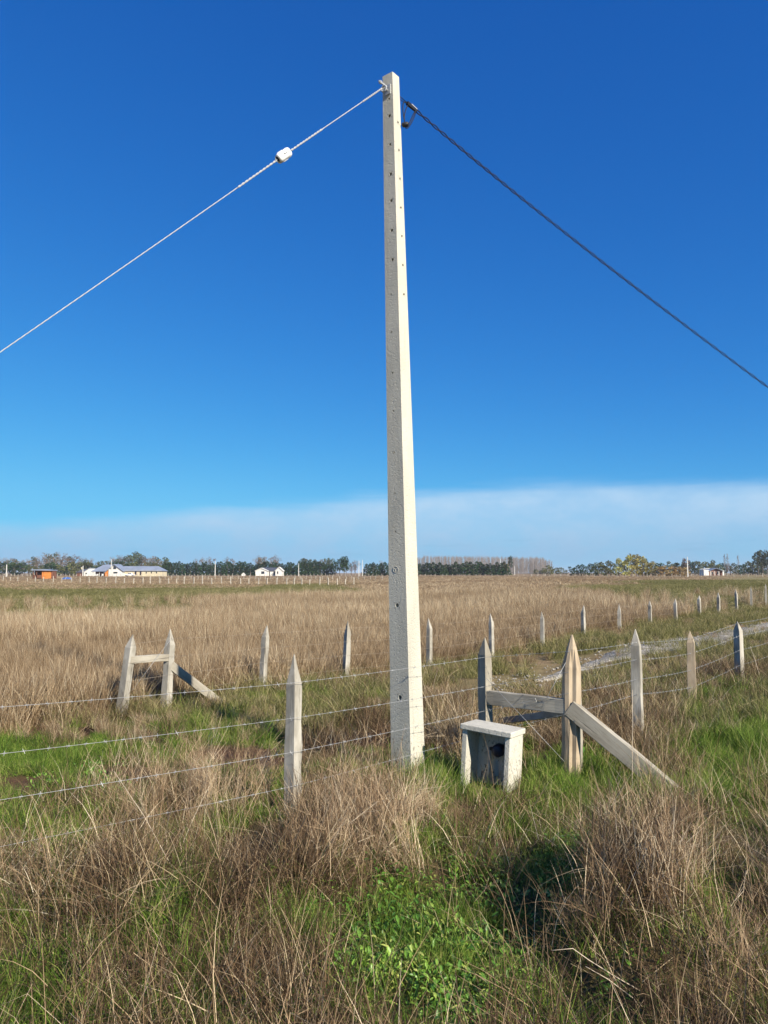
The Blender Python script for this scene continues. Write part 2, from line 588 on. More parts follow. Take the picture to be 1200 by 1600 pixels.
def covers(x, y):
    z = g(x, y)
    px, py = proj(x, y, z)
    s = fence_side(x, y)
    inside = (y > 1.2) & (py < 1720) & (px > -250) & (px < 1450)
    n = vnoise(x, y, 1.3, 3)
    n2 = vnoise(x, y, 3.1, 5)
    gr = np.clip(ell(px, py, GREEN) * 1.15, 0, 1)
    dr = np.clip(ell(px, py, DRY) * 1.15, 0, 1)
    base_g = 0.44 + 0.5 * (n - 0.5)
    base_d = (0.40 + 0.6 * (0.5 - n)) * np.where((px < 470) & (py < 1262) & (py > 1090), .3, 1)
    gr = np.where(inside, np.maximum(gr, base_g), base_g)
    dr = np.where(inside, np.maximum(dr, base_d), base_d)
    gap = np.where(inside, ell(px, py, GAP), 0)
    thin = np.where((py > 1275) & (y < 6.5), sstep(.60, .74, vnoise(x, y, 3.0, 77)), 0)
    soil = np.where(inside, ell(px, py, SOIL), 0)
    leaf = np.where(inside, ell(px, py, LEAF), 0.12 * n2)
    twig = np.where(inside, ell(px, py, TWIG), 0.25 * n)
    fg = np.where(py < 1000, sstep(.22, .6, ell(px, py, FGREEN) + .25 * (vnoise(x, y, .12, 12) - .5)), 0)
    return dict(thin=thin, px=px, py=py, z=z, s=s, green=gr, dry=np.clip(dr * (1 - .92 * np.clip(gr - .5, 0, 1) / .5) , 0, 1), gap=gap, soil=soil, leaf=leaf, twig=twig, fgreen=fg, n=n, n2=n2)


TRACK = [(-1.5, 9.9), (1.2, 11.9), (3.6, 14.6), (6.2, 17.2), (10.5, 21.6), (16.5, 28.5), (24, 37), (34, 49)]


def track_dist(x, y):
    d = np.full(np.shape(x), 1e9)
    for (x0, y0), (x1, y1) in zip(TRACK[1:-1], TRACK[2:]):
        dx, dy = x1 - x0, y1 - y0
        t = np.clip(((x - x0) * dx + (y - y0) * dy) / (dx * dx + dy * dy), 0, 1)
        d = np.minimum(d, np.hypot(x - x0 - t * dx, y - y0 - t * dy))
    return d


# ------------------------------------------------------------------ ground
def axis(lo_far, lo, hi, hi_far, step, gf):
    a = list(np.arange(lo, hi + step / 2, step))
    s = step
    while a[-1] < hi_far:
        s *= gf
        a.append(a[-1] + s)
    s = step
    b = []
    x = lo
    while x > lo_far:
        s *= gf
        x -= s
        b.append(x)
    return np.array(b[::-1] + a)


def build_ground():
    xs = axis(-6000, -9, 12, 6000, 0.16, 1.14)
    ys = axis(-400, 0.5, 24, 9000, 0.16, 1.12)
    X, Y = np.meshgrid(xs, ys)
    x, y = X.ravel(), Y.ravel()
    z = g(x, y)
    nx, ny = len(xs), len(ys)
    idx = np.arange(nx * ny).reshape(ny, nx)
    q = np.stack([idx[:-1, :-1], idx[:-1, 1:], idx[1:, 1:], idx[1:, :-1]], -1).reshape(-1, 4)
    me = bpy.data.meshes.new("ground")
    me.vertices.add(len(x))
    me.vertices.foreach_set('co', np.stack([x, y, z], 1).ravel())
    me.loops.add(q.size)
    me.loops.foreach_set('vertex_index', q.ravel())
    me.polygons.add(len(q))
    me.polygons.foreach_set('loop_start', np.arange(len(q)) * 4)
    me.polygons.foreach_set('use_smooth', np.ones(len(q), bool))
    me.update(calc_edges=True)
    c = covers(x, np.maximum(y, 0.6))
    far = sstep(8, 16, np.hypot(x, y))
    dryc = np.clip(0.12 + 0.4 * c['dry'], 0, 1) * (1 - far) + far * 0.95  # near ground coloured darker, as thatch lying in shade
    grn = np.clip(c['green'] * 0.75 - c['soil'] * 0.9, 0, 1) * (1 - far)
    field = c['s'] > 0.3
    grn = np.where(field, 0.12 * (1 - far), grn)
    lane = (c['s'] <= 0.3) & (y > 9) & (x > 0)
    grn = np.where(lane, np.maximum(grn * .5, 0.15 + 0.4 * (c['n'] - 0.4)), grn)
    dryc = np.clip(dryc - c['soil'] * 0.8 - c['gap'] * 0.9, 0, 1)  # bare soil patches; gaps also darkened in colour to deepen their shade
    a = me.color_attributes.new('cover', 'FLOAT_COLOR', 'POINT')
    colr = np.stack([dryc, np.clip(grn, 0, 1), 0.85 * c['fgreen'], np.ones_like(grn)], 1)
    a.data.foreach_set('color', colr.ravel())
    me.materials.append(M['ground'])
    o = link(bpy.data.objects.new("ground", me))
    tag(o, kind='structure')


build_ground()


def build_track():
    pts = [Vector(p) for p in TRACK]
    dense = []
    for a, b in zip(pts[:-1], pts[1:]):
        n = max(2, int((b - a).length / 0.35))
        for k in range(n):
            dense.append(a.lerp(b, k / n))
    dense = dense[15:]
    vs, fs = [], []
    K = 9
    for i, p in enumerate(dense):
        d = (dense[min(i + 1, len(dense) - 1)] - dense[max(0, i - 1)]).normalized()
        nrm = Vector((-d.y, d.x))
        wid = 0.82 * min(1, 0.04 + i / 16) + min(1, i / 12) * (0.12 * math.sin(i * 0.7) + 0.06 * math.sin(i * 2.1))
        for k in range(K):
            q = p + nrm * wid * (2 * k / (K - 1) - 1)
            edge = abs(2 * k / (K - 1) - 1)
            vs.append((q.x, q.y, gz(q.x, q.y) + 0.03 - 0.06 * edge ** 4))
    for i in range(len(dense) - 1):
        for k in range(K - 1):
            fs.append((i * K + k, (i + 1) * K + k, (i + 1) * K + k + 1, i * K + k + 1))
    mb = MB()
    mb.add(vs, fs)
    o = mb.build("gravel_track", M['gravel'], smooth=True)
    tag(o, kind='structure')


build_track()


# ------------------------------------------------------------------ the concrete pole
POLE_Y = 7.30
POLE_A = R(39)
pole_base = gnd(637, 1206)
pole_base = Vector((at(638, 1203, POLE_Y).x, POLE_Y, 0.0))
pole_base.z = gz(pole_base.x, pole_base.y)
pole_top_c = at(610.5, 120, POLE_Y)
# local frame of the pole: u along the wide (left) face, v along the narrow (right) face, w up the leaning shaft
PH = pole_top_c.z - pole_base.z
uL = Vector((math.cos(POLE_A), -math.sin(POLE_A), 0))      # pole's "right" face normal
vB = Vector((math.sin(POLE_A), math.cos(POLE_A), 0))       # pointing away from the wide face
pole = empty("concrete_pole", pole_base)
tag(pole, "tall tapered concrete utility pole with bolt holes standing at the wire fence", "pole")
LEAN = (pole_top_c - Vector((pole_base.x, pole_base.y, pole_top_c.z)))


def pole_axis(z):
    return Vector((LEAN.x * z / PH, LEAN.y * z / PH, z))


def pole_half(z):
    t = z / PH
    return (0.237 + (0.128 - 0.237) * t) / 2, (0.222 + (0.109 - 0.222) * t) / 2


def pole_point(u, v, z):
    return pole_axis(z) + uL * u + vB * v


def face_grid(side, holes):
    """one face of the shaft as a grid with real bolt holes; side 0 wide face, 1 narrow face"""
    mb = MB()
    rows = [-0.35]
    hz = sorted(holes, key=lambda h: h[1])
    z = -0.25
    cuts = []
    for off, hzv, r in hz:
        cuts += [(hzv - r * 1.5, hzv + r * 1.5)]
    while z < PH:
        if all(not (a - 0.02 < z < b + 0.02) for a, b in cuts):
            rows.append(z)
        z += 0.055
    for a, b in cuts:
        rows += [a, b]
    rows = sorted(rows + [PH])
    rr = random.Random(5 + side)

    def P(t, z, depth=0.0):
        hu, hv = pole_half(max(0, z))
        if side == 0:
            return pole_point(-hu + 2 * hu * t, -hv + depth, z)
        return pole_point(hu - depth, -hv + 2 * hv * t, z)

    def width(z):
        hu, hv = pole_half(max(0, z))
        return 2 * (hu if side == 0 else hv)

    for z0, z1 in zip(rows[:-1], rows[1:]):
        hole = None
        for off, hzv, r in hz:
            if abs((z0 + z1) / 2 - hzv) < 1e-4 and abs((z1 - z0) - 3 * r) < 1e-4:
                hole = (off, hzv, r)
        if hole is None:
            mb.add([P(0, z0), P(1, z0), P(1, z1), P(0, z1)], [(0, 1, 2, 3)])
            continue
        off, hzv, r = hole
        w = width(hzv)
        ta, tb = off - 1.5 * r / w, off + 1.5 * r / w
        mb.add([P(0, z0), P(ta, z0), P(ta, z1), P(0, z1)], [(0, 1, 2, 3)])
        mb.add([P(tb, z0), P(1, z0), P(1, z1), P(tb, z1)], [(0, 1, 2, 3)])
        outer, ring, deep = [], [], []
        for k in range(12):
            an = 2 * math.pi * k / 12
            c, s_ = math.cos(an), math.sin(an)
            m = max(abs(c), abs(s_))
            outer.append(P(off + 1.5 * r / w * c / m, hzv + 1.5 * r * s_ / m))
            j = 1 + rr.uniform(-.12, .12)
            ring.append(P(off + r / w * c * j, hzv + r * s_ * j))
            deep.append(P(off + r / w * c * .9, hzv + r * s_ * .9, 0.07))
        fs = []
        for k in range(12):
            k2 = (k + 1) % 12
            fs.append((k, k2, 12 + k2, 12 + k))
            fs.append((12 + k, 12 + k2, 24 + k2, 24 + k))
        fs.append(tuple(24 + k for k in range(12)))
        mb.add(outer + ring + deep, fs)
    return mb


def z_on_pole(px, py):
    # height on the pole seen at this pixel
    return at(px, py, POLE_Y - 0.12).z - pole_base.z


left_holes = [(0.62, z_on_pole(607, y), r) for y, r in
              [(148, .012), (175, .016), (220, .014), (267, .016), (309, .016), (356, .016), (402, .016)]]
left_holes += [(0.46, z_on_pole(624, 946), .020), (0.52, z_on_pole(627, 1091), .021)]
left_holes += [(0.45, z_on_pole(612, y), .009) for y in (456, 515, 580, 640, 705, 770, 830)]
right_holes = [(0.62, z_on_pole(620, y), .012) for y in (183, 227, 272, 318, 363, 409, 455)]
shaft = face_grid(0, left_holes)
nf = face_grid(1, right_holes)
shaft.add(nf.v, nf.f)
hu0, hv0 = pole_half(0)
rows = np.linspace(-0.35, PH, 60)
for z0, z1 in zip(rows[:-1], rows[1:]):
    a0, b0 = pole_half(max(0, z0))
    a1, b1 = pole_half(max(0, z1))
    shaft.add([pole_point(a0, b0, z0), pole_point(-a0, b0, z0), pole_point(-a1, b1, z1), pole_point(a1, b1, z1)], [(0, 1, 2, 3)])
    shaft.add([pole_point(-a0, b0, z0), pole_point(-a0, -b0, z0), pole_point(-a1, -b1, z1), pole_point(-a1, b1, z1)], [(0, 1, 2, 3)])
a1, b1 = pole_half(PH)
shaft.add([pole_point(-a1, -b1, PH), pole_point(a1, -b1, PH), pole_point(a1, b1, PH), pole_point(-a1, b1, PH)], [(0, 1, 2, 3)])
so = shaft.build("shaft", M['pole'], pole)


def decal_ring(px, py, rad, side=0):
    mb = MB()
    z = z_on_pole(px, py)
    hu, hv = pole_half(z)
    pts = []
    for k in range(25):
        an = 2 * math.pi * k / 24
        pts.append(pole_point(-hu + 2 * hu * 0.42 + rad * math.cos(an), -hv - 0.001, z + rad * math.sin(an)))
    mb.tube(pts, 0.0022, 5, False)
    for an in (0.6, 2.6, 4.4):
        mb.tube([pole_point(-hu + 2 * hu * 0.42, -hv - 0.001, z), pole_point(-hu + 2 * hu * 0.42 + rad * .8 * math.cos(an), -hv - 0.001, z + rad * .8 * math.sin(an))], 0.0022, 5)
    return mb


decal_ring(621, 890, 0.030).build("cast_mark", M['pole'], pole, True)

# clamp at the top of the wide face: angle plate, bolt and eye that hold the guy
zc = z_on_pole(603, 133)
hu, hv = pole_half(zc)
br = MB()
for (u0, u1, v0, v1, z0, z1) in [(-0.030, 0.030, -0.012, 0.0, -0.055, 0.045)]:
    pts = []
    for dz in (z0, z1):
        for du, dv in ((u0, v0), (u1, v0), (u1, v1), (u0, v1)):
            pts.append(pole_point(du + 0.01, -hv + dv, zc + dz))
    br.add(pts, [(0, 3, 2, 1), (4, 5, 6, 7), (0, 1, 5, 4), (1, 2, 6, 5), (2, 3, 7, 6), (3, 0, 4, 7)])
br.build("clamp_plate", M['steel'], pole)
bt = MB()
bt.tube([pole_point(-0.005, -hv - 0.005, zc + 0.03), pole_point(-0.02, -hv - 0.115, zc + 0.045)], 0.009, 8)
bt.tube([pole_point(-0.017, -hv - 0.085, zc + 0.041), pole_point(-0.019, -hv - 0.10, zc + 0.043)], 0.018, 6)
bt.build("clamp_bolt", M['guy'], pole)
eye_p = pole_point(-0.005, -hv - 0.055, zc - 0.012)
ey = MB()
ring = []
for k in range(17):
    an = 2 * math.pi * k / 16
    ring.append(eye_p + (uL * math.cos(an) + Vector((0, 0, 1)) * math.sin(an)) * 0.03)
ey.tube(ring, 0.009, 6, False)
ey.tube([eye_p + vB * 0.06, eye_p + vB * 0.0 + uL * 0.025], 0.009, 6)
ey.build("guy_eye", M['guy'], pole, True)


# ------------------------------------------------------------------ guy wire with strain insulator
def sag_line(a, b, sag, n):
    return [a.lerp(b, i / n) - Vector((0, 0, 4 * sag * (i / n) * (1 - i / n))) for i in range(n + 1)]


def helix(path, rad, r, turns, phase, n=5):
    pts = []
    L = len(path) - 1
    for i, p in enumerate(path):
        d = (path[min(i + 1, L)] - path[max(0, i - 1)]).normalized()
        a = d.cross(Vector((0, 0, 1))).normalized()
        b = a.cross(d)
        w = phase + 2 * math.pi * turns * i / L
        pts.append(p + (a * math.cos(w) + b * math.sin(w)) * rad)
    return MB().tube(pts, r, n)


guy_a = pole_base + eye_p + Vector((-0.02, -0.012, -0.006))
guy_edge = at(0, 545, 5.7)
dirg = guy_edge - guy_a
k_end = (guy_a.z + 0.15) / -dirg.z
guy_end = guy_a + dirg * k_end
ins_t = (at(443, 248, 7).x - 0) * 0
guy = empty("guy_wire", guy_a)
tag(guy, "pale guy wire with a white egg insulator slanting down from the concrete pole", "guy wire")


def on_guy(px):
    # point of the straight guy whose pixel column is px
    lo, hi = 0.0, 1.0
    for _ in range(40):
        m = (lo + hi) / 2
        q = guy_a + dirg * m
        if proj(q.x, q.y, q.z)[0] > px:
            lo = m
        else:
            hi = m
    return guy_a + dirg * lo, lo


ins_c, ins_k = on_guy(443)
gd = dirg.normalized()
p1 = ins_c - gd * 0.055
p2 = ins_c + gd * 0.055
upper = [guy_a.lerp(p1, i / 60) for i in range(61)]
lower = [p2.lerp(guy_end, i / 240) - Vector((0, 0, 4 * 0.03 * (i / 240) * (1 - i / 240))) for i in range(241)]


def put(mb, name, mat, parent, smooth=True):
    inv = -parent.location
    mb.v = [tuple(Vector(v) + inv) for v in mb.v]
    return mb.build(name, mat, parent, smooth)


def strand_bundle(path, turns):
    mb = MB()
    for k in range(3):
        h = helix(path, 0.0023, 0.0026, turns, k * 2 * math.pi / 3, 5)
        mb.add(h.v, h.f)
    return mb


put(strand_bundle(upper, 10), "cable", M['guy'], guy)
put(strand_bundle(lower, 45), "cable", M['guy'], guy)
# wire grips wrapped either side of the insulator
for path, sgn in ((upper[-22:], 1), (upper[:14], 1), (lower[:16], -1)):
    mb = MB()
    fine_path = [path[0].lerp(path[-1], i / 40) for i in range(41)]
    mb.add(*(lambda h: (h.v, h.f))(helix(fine_path, 0.006, 0.0045, 6, 0.3)))
    mb.add(*(lambda h: (h.v, h.f))(helix(fine_path, 0.006, 0.0045, 6, 3.4)))
    put(mb, "wire_grip", M['guy'], guy)


def egg_insulator():
    """grooved porcelain strain insulator lying along the guy"""
    mb = MB()
    a = gd
    side = a.cross(Vector((0, 0, 1))).normalized()
    up = side.cross(a)
    prof = [(-0.078, 0.032), (-0.072, 0.042), (-0.055, 0.047), (-0.025, 0.045), (0.0, 0.043), (0.025, 0.045), (0.055, 0.047), (0.072, 0.042), (0.078, 0.032)]
    n = 20
    vs, fs = [], []
    for t, r in prof:
        for k in range(n):
            w = 2 * math.pi * k / n
            # two flat grooves for the cable loops
            rr = r * (1 - 0.28 * math.exp(-((math.sin(w - (0.0 if t < 0 else math.pi / 2))) / 0.25) ** 2) * (abs(t) / 0.078))
            vs.append(ins_c + a * t + (side * math.cos(w) + up * math.sin(w)) * rr)
    for i in range(len(prof) - 1):
        for k in range(n):
            k2 = (k + 1) % n
            fs.append((i * n + k, i * n + k2, (i + 1) * n + k2, (i + 1) * n + k))
    fs.append(tuple(range(n - 1, -1, -1)))
    fs.append(tuple((len(prof) - 1) * n + k for k in range(n)))
    mb.add(vs, fs)
    put(mb, "strain_insulator", M['porcelain'], guy)
    hole = MB()
    hole.tube([ins_c + a * 0.077, ins_c + a * 0.0805], 0.026, 14)  # flat black disc stands in for the shade inside the open end
    put(hole, "insulator_hole", M['black'], guy)
    lp = MB()
    for t0, t1, sv in ((0.11, -0.02, up), (-0.11, 0.02, side)):
        for sg in (-1, 1):
            lp.tube([ins_c + a * t0, ins_c + a * (t0 * 0.62) + sv * sg * 0.034, ins_c + a * (t0 * .3) + sv * sg * 0.046, ins_c + a * t1 + sv * sg * 0.045], 0.0055, 5)
    put(lp, "cable_loop", M['guy'], guy)


egg_insulator()
anch = MB()
anch.tube([guy_end - gd * 0.5, guy_end + gd * 0.35], 0.012, 8)
put(anch, "anchor_rod", M['steel'], guy)

# ------------------------------------------------------------------ twisted black service cable
zc2 = z_on_pole(627, 150)
hu, hv = pole_half(zc2)
cab_a = pole_base + pole_point(hu - 0.006, hv * 0.75, zc2)
cab_a.z = at(627, 149, cab_a.y).z
cab_edge = at(1200, 605, 11.0)
cab_mid = at(900, 377, 9.25)
cable = empty("service_cable", cab_a)
tag(cable, "black twisted service cable leaving the concrete pole top for the track side", "cable")


def cable_path(n, t_end):
    pts = []
    for i in range(n + 1):
        t = t_end * i / n
        # quadratic through start (0), mid (.5) and edge (1)
        m = cab_mid
        a_ = cab_a
        c_ = cab_edge
        p = a_ * (2 * (t - .5) * (t - 1)) + m * (-4 * t * (t - 1)) + c_ * (2 * t * (t - .5))
        pts.append(p)
    return pts


full = cable_path(900, 2.2)
start_i = 12
i0 = 21                       # clamp ends here
for k in range(2):
    h = helix(full[i0:], 0.0115, 0.0060, 44, k * math.pi, 6)
    put(h, "strand", M['cable'], cable)
# thin clevis wires from pole to clamp
cl = MB()
off = (full[20] - full[10]).normalized().cross(Vector((0, 0, 1))).normalized()
cl.tube([cab_a, full[10]], 0.0042, 5)
cl.tube([cab_a - Vector((0, 0, 0.035)), full[10] - Vector((0, 0, .012))], 0.0035, 5)
put(cl, "bail_wire", M['black'], cable)
cd = (full[i0] - full[10]).normalized()
wedge = MB()
nrm = cd.cross(Vector((0, -1, 0))).normalized()
if nrm.z < 0:
    nrm = -nrm
sd_ = cd.cross(nrm).normalized()
Lc = (full[i0] - full[10]).length


def oriented_box(mb, o, ax, l0, l1, n0, n1, s0, s1, taper=1.0):
    vs = []
    for l, sc in ((l0, 1.0), (l1, taper)):
        for nn, ss in ((n0, s0), (n0, s1), (n1, s1), (n1, s0)):
            vs.append(o + ax * l + nrm * nn * sc + sd_ * ss * sc)
    mb.add(vs, [(0, 1, 2, 3), (7, 6, 5, 4), (0, 4, 5, 1), (1, 5, 6, 2), (2, 6, 7, 3), (3, 7, 4, 0)])


oriented_box(wedge, full[10], cd, 0.0, Lc, -0.020, 0.014, -0.014, 0.014, 0.8)
put(wedge, "strain_clamp", M['black'], cable, False)
kp = MB()
oriented_box(kp, full[10], cd, Lc * 0.38, Lc * 1.0, 0.012, 0.021, -0.012, 0.012, 0.9)
put(kp, "clamp_keeper", M['guy'], cable, False)
# the loose tails loop down to a taped splice hanging beside the pole
spl = at(633.5, 196, cab_a.y)
lt = MB()
c0 = full[11] + Vector((0.0, 0, -0.01))
c1 = full[i0 - 1] + Vector((0, 0, -0.012))


def bez(p, q, r, s, n=14):
    out = []
    for i in range(n + 1):
        t = i / n
        out.append(p * (1 - t) ** 3 + q * 3 * t * (1 - t) ** 2 + r * 3 * t * t * (1 - t) + s * t ** 3)
    return out


lt.tube(bez(c0, at(627, 150, cab_a.y - .04 + .08), at(628, 172, cab_a.y - .04 + .08), spl), 0.0058, 6)
lt.tube(bez(c0 + Vector((0, 0.01, 0)), at(637, 166, cab_a.y - .04 + .1), at(628, 178, cab_a.y - .04 + .1), spl), 0.0055, 6)
lt.tube(bez(c1, at(646, 176, cab_a.y - .04 + .1), at(641, 192, cab_a.y - .04 + .08), spl + Vector((0.02, 0, -0.01))), 0.0062, 6)
lt.tube(bez(c1 + Vector((0, .012, 0)), at(650, 178, cab_a.y - .04 + .12), at(637, 208, cab_a.y - .04 + .1), spl + Vector((0.0, 0, -0.018))), 0.0055, 6)
put(lt, "tail_loop", M['black'], cable)
sp = MB()
sp.tube([spl + Vector((-.035, 0, .0)), spl + Vector((-.028, 0, .004)), spl + Vector((0.02, 0, .012)), spl + Vector((.034, 0, .008))], [0.012, 0.024, 0.026, 0.014], 10)
put(sp, "splice", M['dark'], cable)


# ------------------------------------------------------------------ fences
def post_mesh(h, w, tip, seed, depth=0.35, twist=0.02, rough=0.006, log=False):
    """sharpened post: slightly uneven four-sided (or split-log) shaft with a cut point"""
    rr = random.Random(seed)
    n = 4 if not log else 14
    mb = MB()
    levels = [-depth] + [h * k / 7 for k in range(8) if h * k / 7 < h - tip - 0.02] + [h - tip, h - tip * 0.45, h - 0.006]
    vs, fs = [], []
    angs = [(k + 0.5) * 2 * math.pi / n for k in range(n)]
    if log:
        angs = [a + rr.uniform(-.10, .10) for a in angs]
    rads = [w * (0.707 if not log else 0.55) * rr.uniform(0.93, 1.07) for _ in angs]
    groove = rr.randrange(n) if not log else min(range(n), key=lambda q: abs(((angs[q] - R(-118) + math.pi) % (2 * math.pi)) - math.pi))
    tipx, tipy = rr.uniform(-.22, .22) * w, rr.uniform(-.22, .22) * w
    for z in levels:
        if z <= h - tip + 1e-6:
            sc, cx, cy = 1.0 + rr.uniform(-.015, .015) - 0.08 * max(z, 0) / h, 0.0, 0.0
        else:
            f = (h - z) / tip
            sc = (0.92 * f + 0.03) if not log else 0.92 * f ** .75 + .03
            cx, cy = tipx * (1 - f), tipy * (1 - f)
        for ia, (a, r_) in enumerate(zip(angs, rads)):
            q = r_ * sc + rr.uniform(-rough, rough) * (1 if z < h - tip else .3)
            if log and ia == groove and z < h - tip * .5:
                q *= .72
            aa = a + twist * z
            vs.append((cx + q * math.cos(aa), cy + q * math.sin(aa), z))
    for i in range(len(levels) - 1):
        for k in range(n):
            k2 = (k + 1) % n
            fs.append((i * n + k, i * n + k2, (i + 1) * n + k2, (i + 1) * n + k))
    fs.append(tuple((len(levels) - 1) * n + k for k in range(n)))
    mb.add(vs, fs)
    return mb


def add_post(fence, px_top, py_top, Y, w=0.105, px_base=None, rot=None, tip=0.22, log=False, mat='wood', seed=None, name="post"):
    top = at(px_top, py_top, Y)
    bx = top.x if px_base is None else at(px_base, py_top, Y).x
    bz = gz(bx, Y)
    h = top.z - bz
    seed = seed if seed is not None else int(px_top)
    tip = tip if log else tip * random.Random(seed + 21).uniform(.72, 1.15)
    mb = post_mesh(h, w, tip, seed, log=log)
    me = mb.mesh(name, M[mat])
    o = link(bpy.data.objects.new(name, me), fence)
    o.location = Vector((bx, Y, bz)) - fence.location
    lean = math.atan2(top.x - bx, h)
    rot = R(-38 + random.Random(seed + 3).uniform(-14, 14)) if rot is None else rot
    o.rotation_mode = 'QUATERNION'
    o.rotation_quaternion = Quaternion((0, 1, 0), lean) @ Quaternion((1, 0, 0), random.Random(seed + 9).uniform(-.035, .035)) @ Quaternion((0, 0, 1), rot)
    bevel(o, 0.005, 2)
    return Vector((bx, Y, bz)), top


def barbed(path, r=0.0021, barb_step=0.13, barbs=True, seed=0, twist=0.0012):
    """two strands with barbs"""
    rr = random.Random(seed)
    mb = MB()
    mb.tube(path, r, 4)
    if barbs:
        acc = rr.uniform(0, barb_step)
        for a, b in zip(path[:-1], path[1:]):
            L = (b - a).length
            d = (b - a).normalized()
            s = a.cross(Vector((0, 0, 1)))
            while acc < L:
                p = a + d * acc
                n1 = d.orthogonal().normalized()
                n1.rotate(Quaternion(d, rr.uniform(0, 6.28)))
                n2 = d.cross(n1)
                mb.tube([p - n1 * .017 - d * .005, p + n1 * .017 + d * .005], r * 0.85, 3)
                mb.tube([p - n2 * .015 + d * .006, p + n2 * .015 - d * .006], r * 0.85, 3)
                mb.tube([p - d * .012, p + d * .012], r * 1.9, 4)
                acc += barb_step * rr.uniform(.85, 1.15)
            acc -= L
    return mb


def wire_path(knots, sag=0.012, n=10):
    out = [Vector(knots[0])]
    for a, b in zip(knots[:-1], knots[1:]):
        a, b = Vector(a), Vector(b)
        sg = sag * (b - a).length / 2
        for i in range(1, n + 1):
            t = i / n
            out.append(a.lerp(b, t) - Vector((0, 0, 4 * sg * t * (1 - t))))
    return out


# --- the near fence, passing just in front of the pole
near = empty("near_wire_fence", (-0.73, 6.15, 0))
tag(near, "barbed wire fence of pointed wooden posts passing in front of the concrete pole", "fence")
nb, nt_ = add_post(near, 460, 1022, 6.15, 0.099, rot=R(-36), tip=0.24)
cb, ct = add_post(near, 757, 995, 7.62, 0.108, rot=R(-48), tip=0.24, mat='wood_grey')
kb, kt = add_post(near, 891, 990, 7.12, 0.155, px_base=888, tip=0.30, log=True, mat='wood_warm', rot=R(20))
oa = Vector((-3.25, 4.05, 0))
off_px = proj(oa.x, oa.y, 1.2)
add_post(near, off_px[0], off_px[1], oa.y, 0.108)
rb, rt = add_post(near, 993, 982, 8.55, 0.104, rot=R(-33), tip=0.2)
qb, qt = add_post(near, 1077, 985, 10.4, 0.106, px_base=1078, rot=R(-25), tip=0.2, mat='wood_warm')
sb, st = add_post(near, 1153, 970, 12.0, 0.106, rot=R(-60), tip=0.19)
ext = []
for (x, y) in ((7.35, 14.0), (8.75, 15.9), (10.2, 17.9)):
    zt = gz(x, y) + 1.05
    pp = proj(x, y, zt)
    add_post(near, pp[0], pp[1], y, 0.115)
    ext.append((x, y))
# stubby second post behind the corner post (its shaded side shows to the right of it)
sp2 = at(899, 1085, 7.27)
mb = post_mesh(sp2.z - gz(sp2.x, 7.27), 0.085, 0.03, 77)
o = link(bpy.data.objects.new("prop_post", mb.mesh("prop_post", M['wood_grey'])), near)
o.location = Vector((sp2.x, 7.27, gz(sp2.x, 7.27))) - near.location
o.rotation_euler = (0, 0, R(-40))

Yl = 4.7
W1L = [1105, 1178, 1250, 1323]
W1B = [1067, 1122, 1175, 1228]
W1C = [1027, 1073, 1111, 1147]
KC = [1018, 1050, 1083, 1115]
RC = [1004, 1031, 1062, 1085]
for k in range(4):
    A = at(0, W1L[k], Yl)
    B = at(460, W1B[k], 6.15 - 0.085)
    Cc = at(757, W1C[k], 7.62 - 0.095)
    Aout = A + (A - B) * ((3.25 + A.x) / max(0.1, (B.x - A.x)))
    Aout.z = max(Aout.z, 0.1 + 0.02 * k)
    K = at(888, KC[k], 7.12 - 0.10)
    Rr = at(993, RC[k], 8.55 - 0.09)
    Q = Vector((qb.x - 0.03, 10.32, qb.z + [.92, .72, .50, .27][k]))
    Sx = Vector((sb.x - 0.03, 11.92, sb.z + [.92, .72, .50, .27][k]))
    E = [Vector((x - 0.03, y - 0.08, gz(x, y) + [.92, .72, .50, .27][k])) for x, y in ext]
    path = wire_path([Aout, A, B], 0.004) + wire_path([B, Cc], 0.006)[1:]
    put(barbed(path, 0.0014, seed=k), "barbed_wire", M['steel'], near, False)
    path = wire_path([Cc, K], 0.0) + wire_path([K, Rr, Q, Sx] + E, 0.01)[1:]
    put(barbed(path, 0.0012, seed=k + 10), "barbed_wire", M['steel'], near, False)


def plank(fence, a, b, w, t, mat, name, up=None, overrun=0.0):
    """sawn timber from a to b"""
    a, b = Vector(a), Vector(b)
    d = (b - a).normalized()
    a = a - d * overrun
    b = b + d * overrun
    up = Vector((0, 0, 1)) if up is None else up
    s = d.cross(up).normalized()
    u = d.cross(s).normalized()
    L = (b - a).length
    mb = MB()
    n = 8
    rr = random.Random(int(L * 1000))
    vs, fs = [], []
    for i in range(n + 1):
        j1, j2 = rr.uniform(-.003, .003), rr.uniform(-.003, .003)
        for x, y in ((-1, -1), (1, -1), (1, 1), (-1, 1)):
            vs.append((x * t / 2 + j1, y * w / 2 + j2, L * i / n))
    for i in range(n):
        for k in range(4):
            k2 = (k + 1) % 4
            fs.append((i * 4 + k, i * 4 + k2, (i + 1) * 4 + k2, (i + 1) * 4 + k))
    fs += [(3, 2, 1, 0), tuple(n * 4 + k for k in range(4))]
    mb.add(vs, fs)
    o = mb.build(name, M[mat], fence)
    o.location = a - fence.location
    rot = Matrix((s, u, d)).transposed()
    o.rotation_mode = 'QUATERNION'
    o.rotation_quaternion = rot.to_quaternion()
    bevel(o, 0.005, 2)
    return o


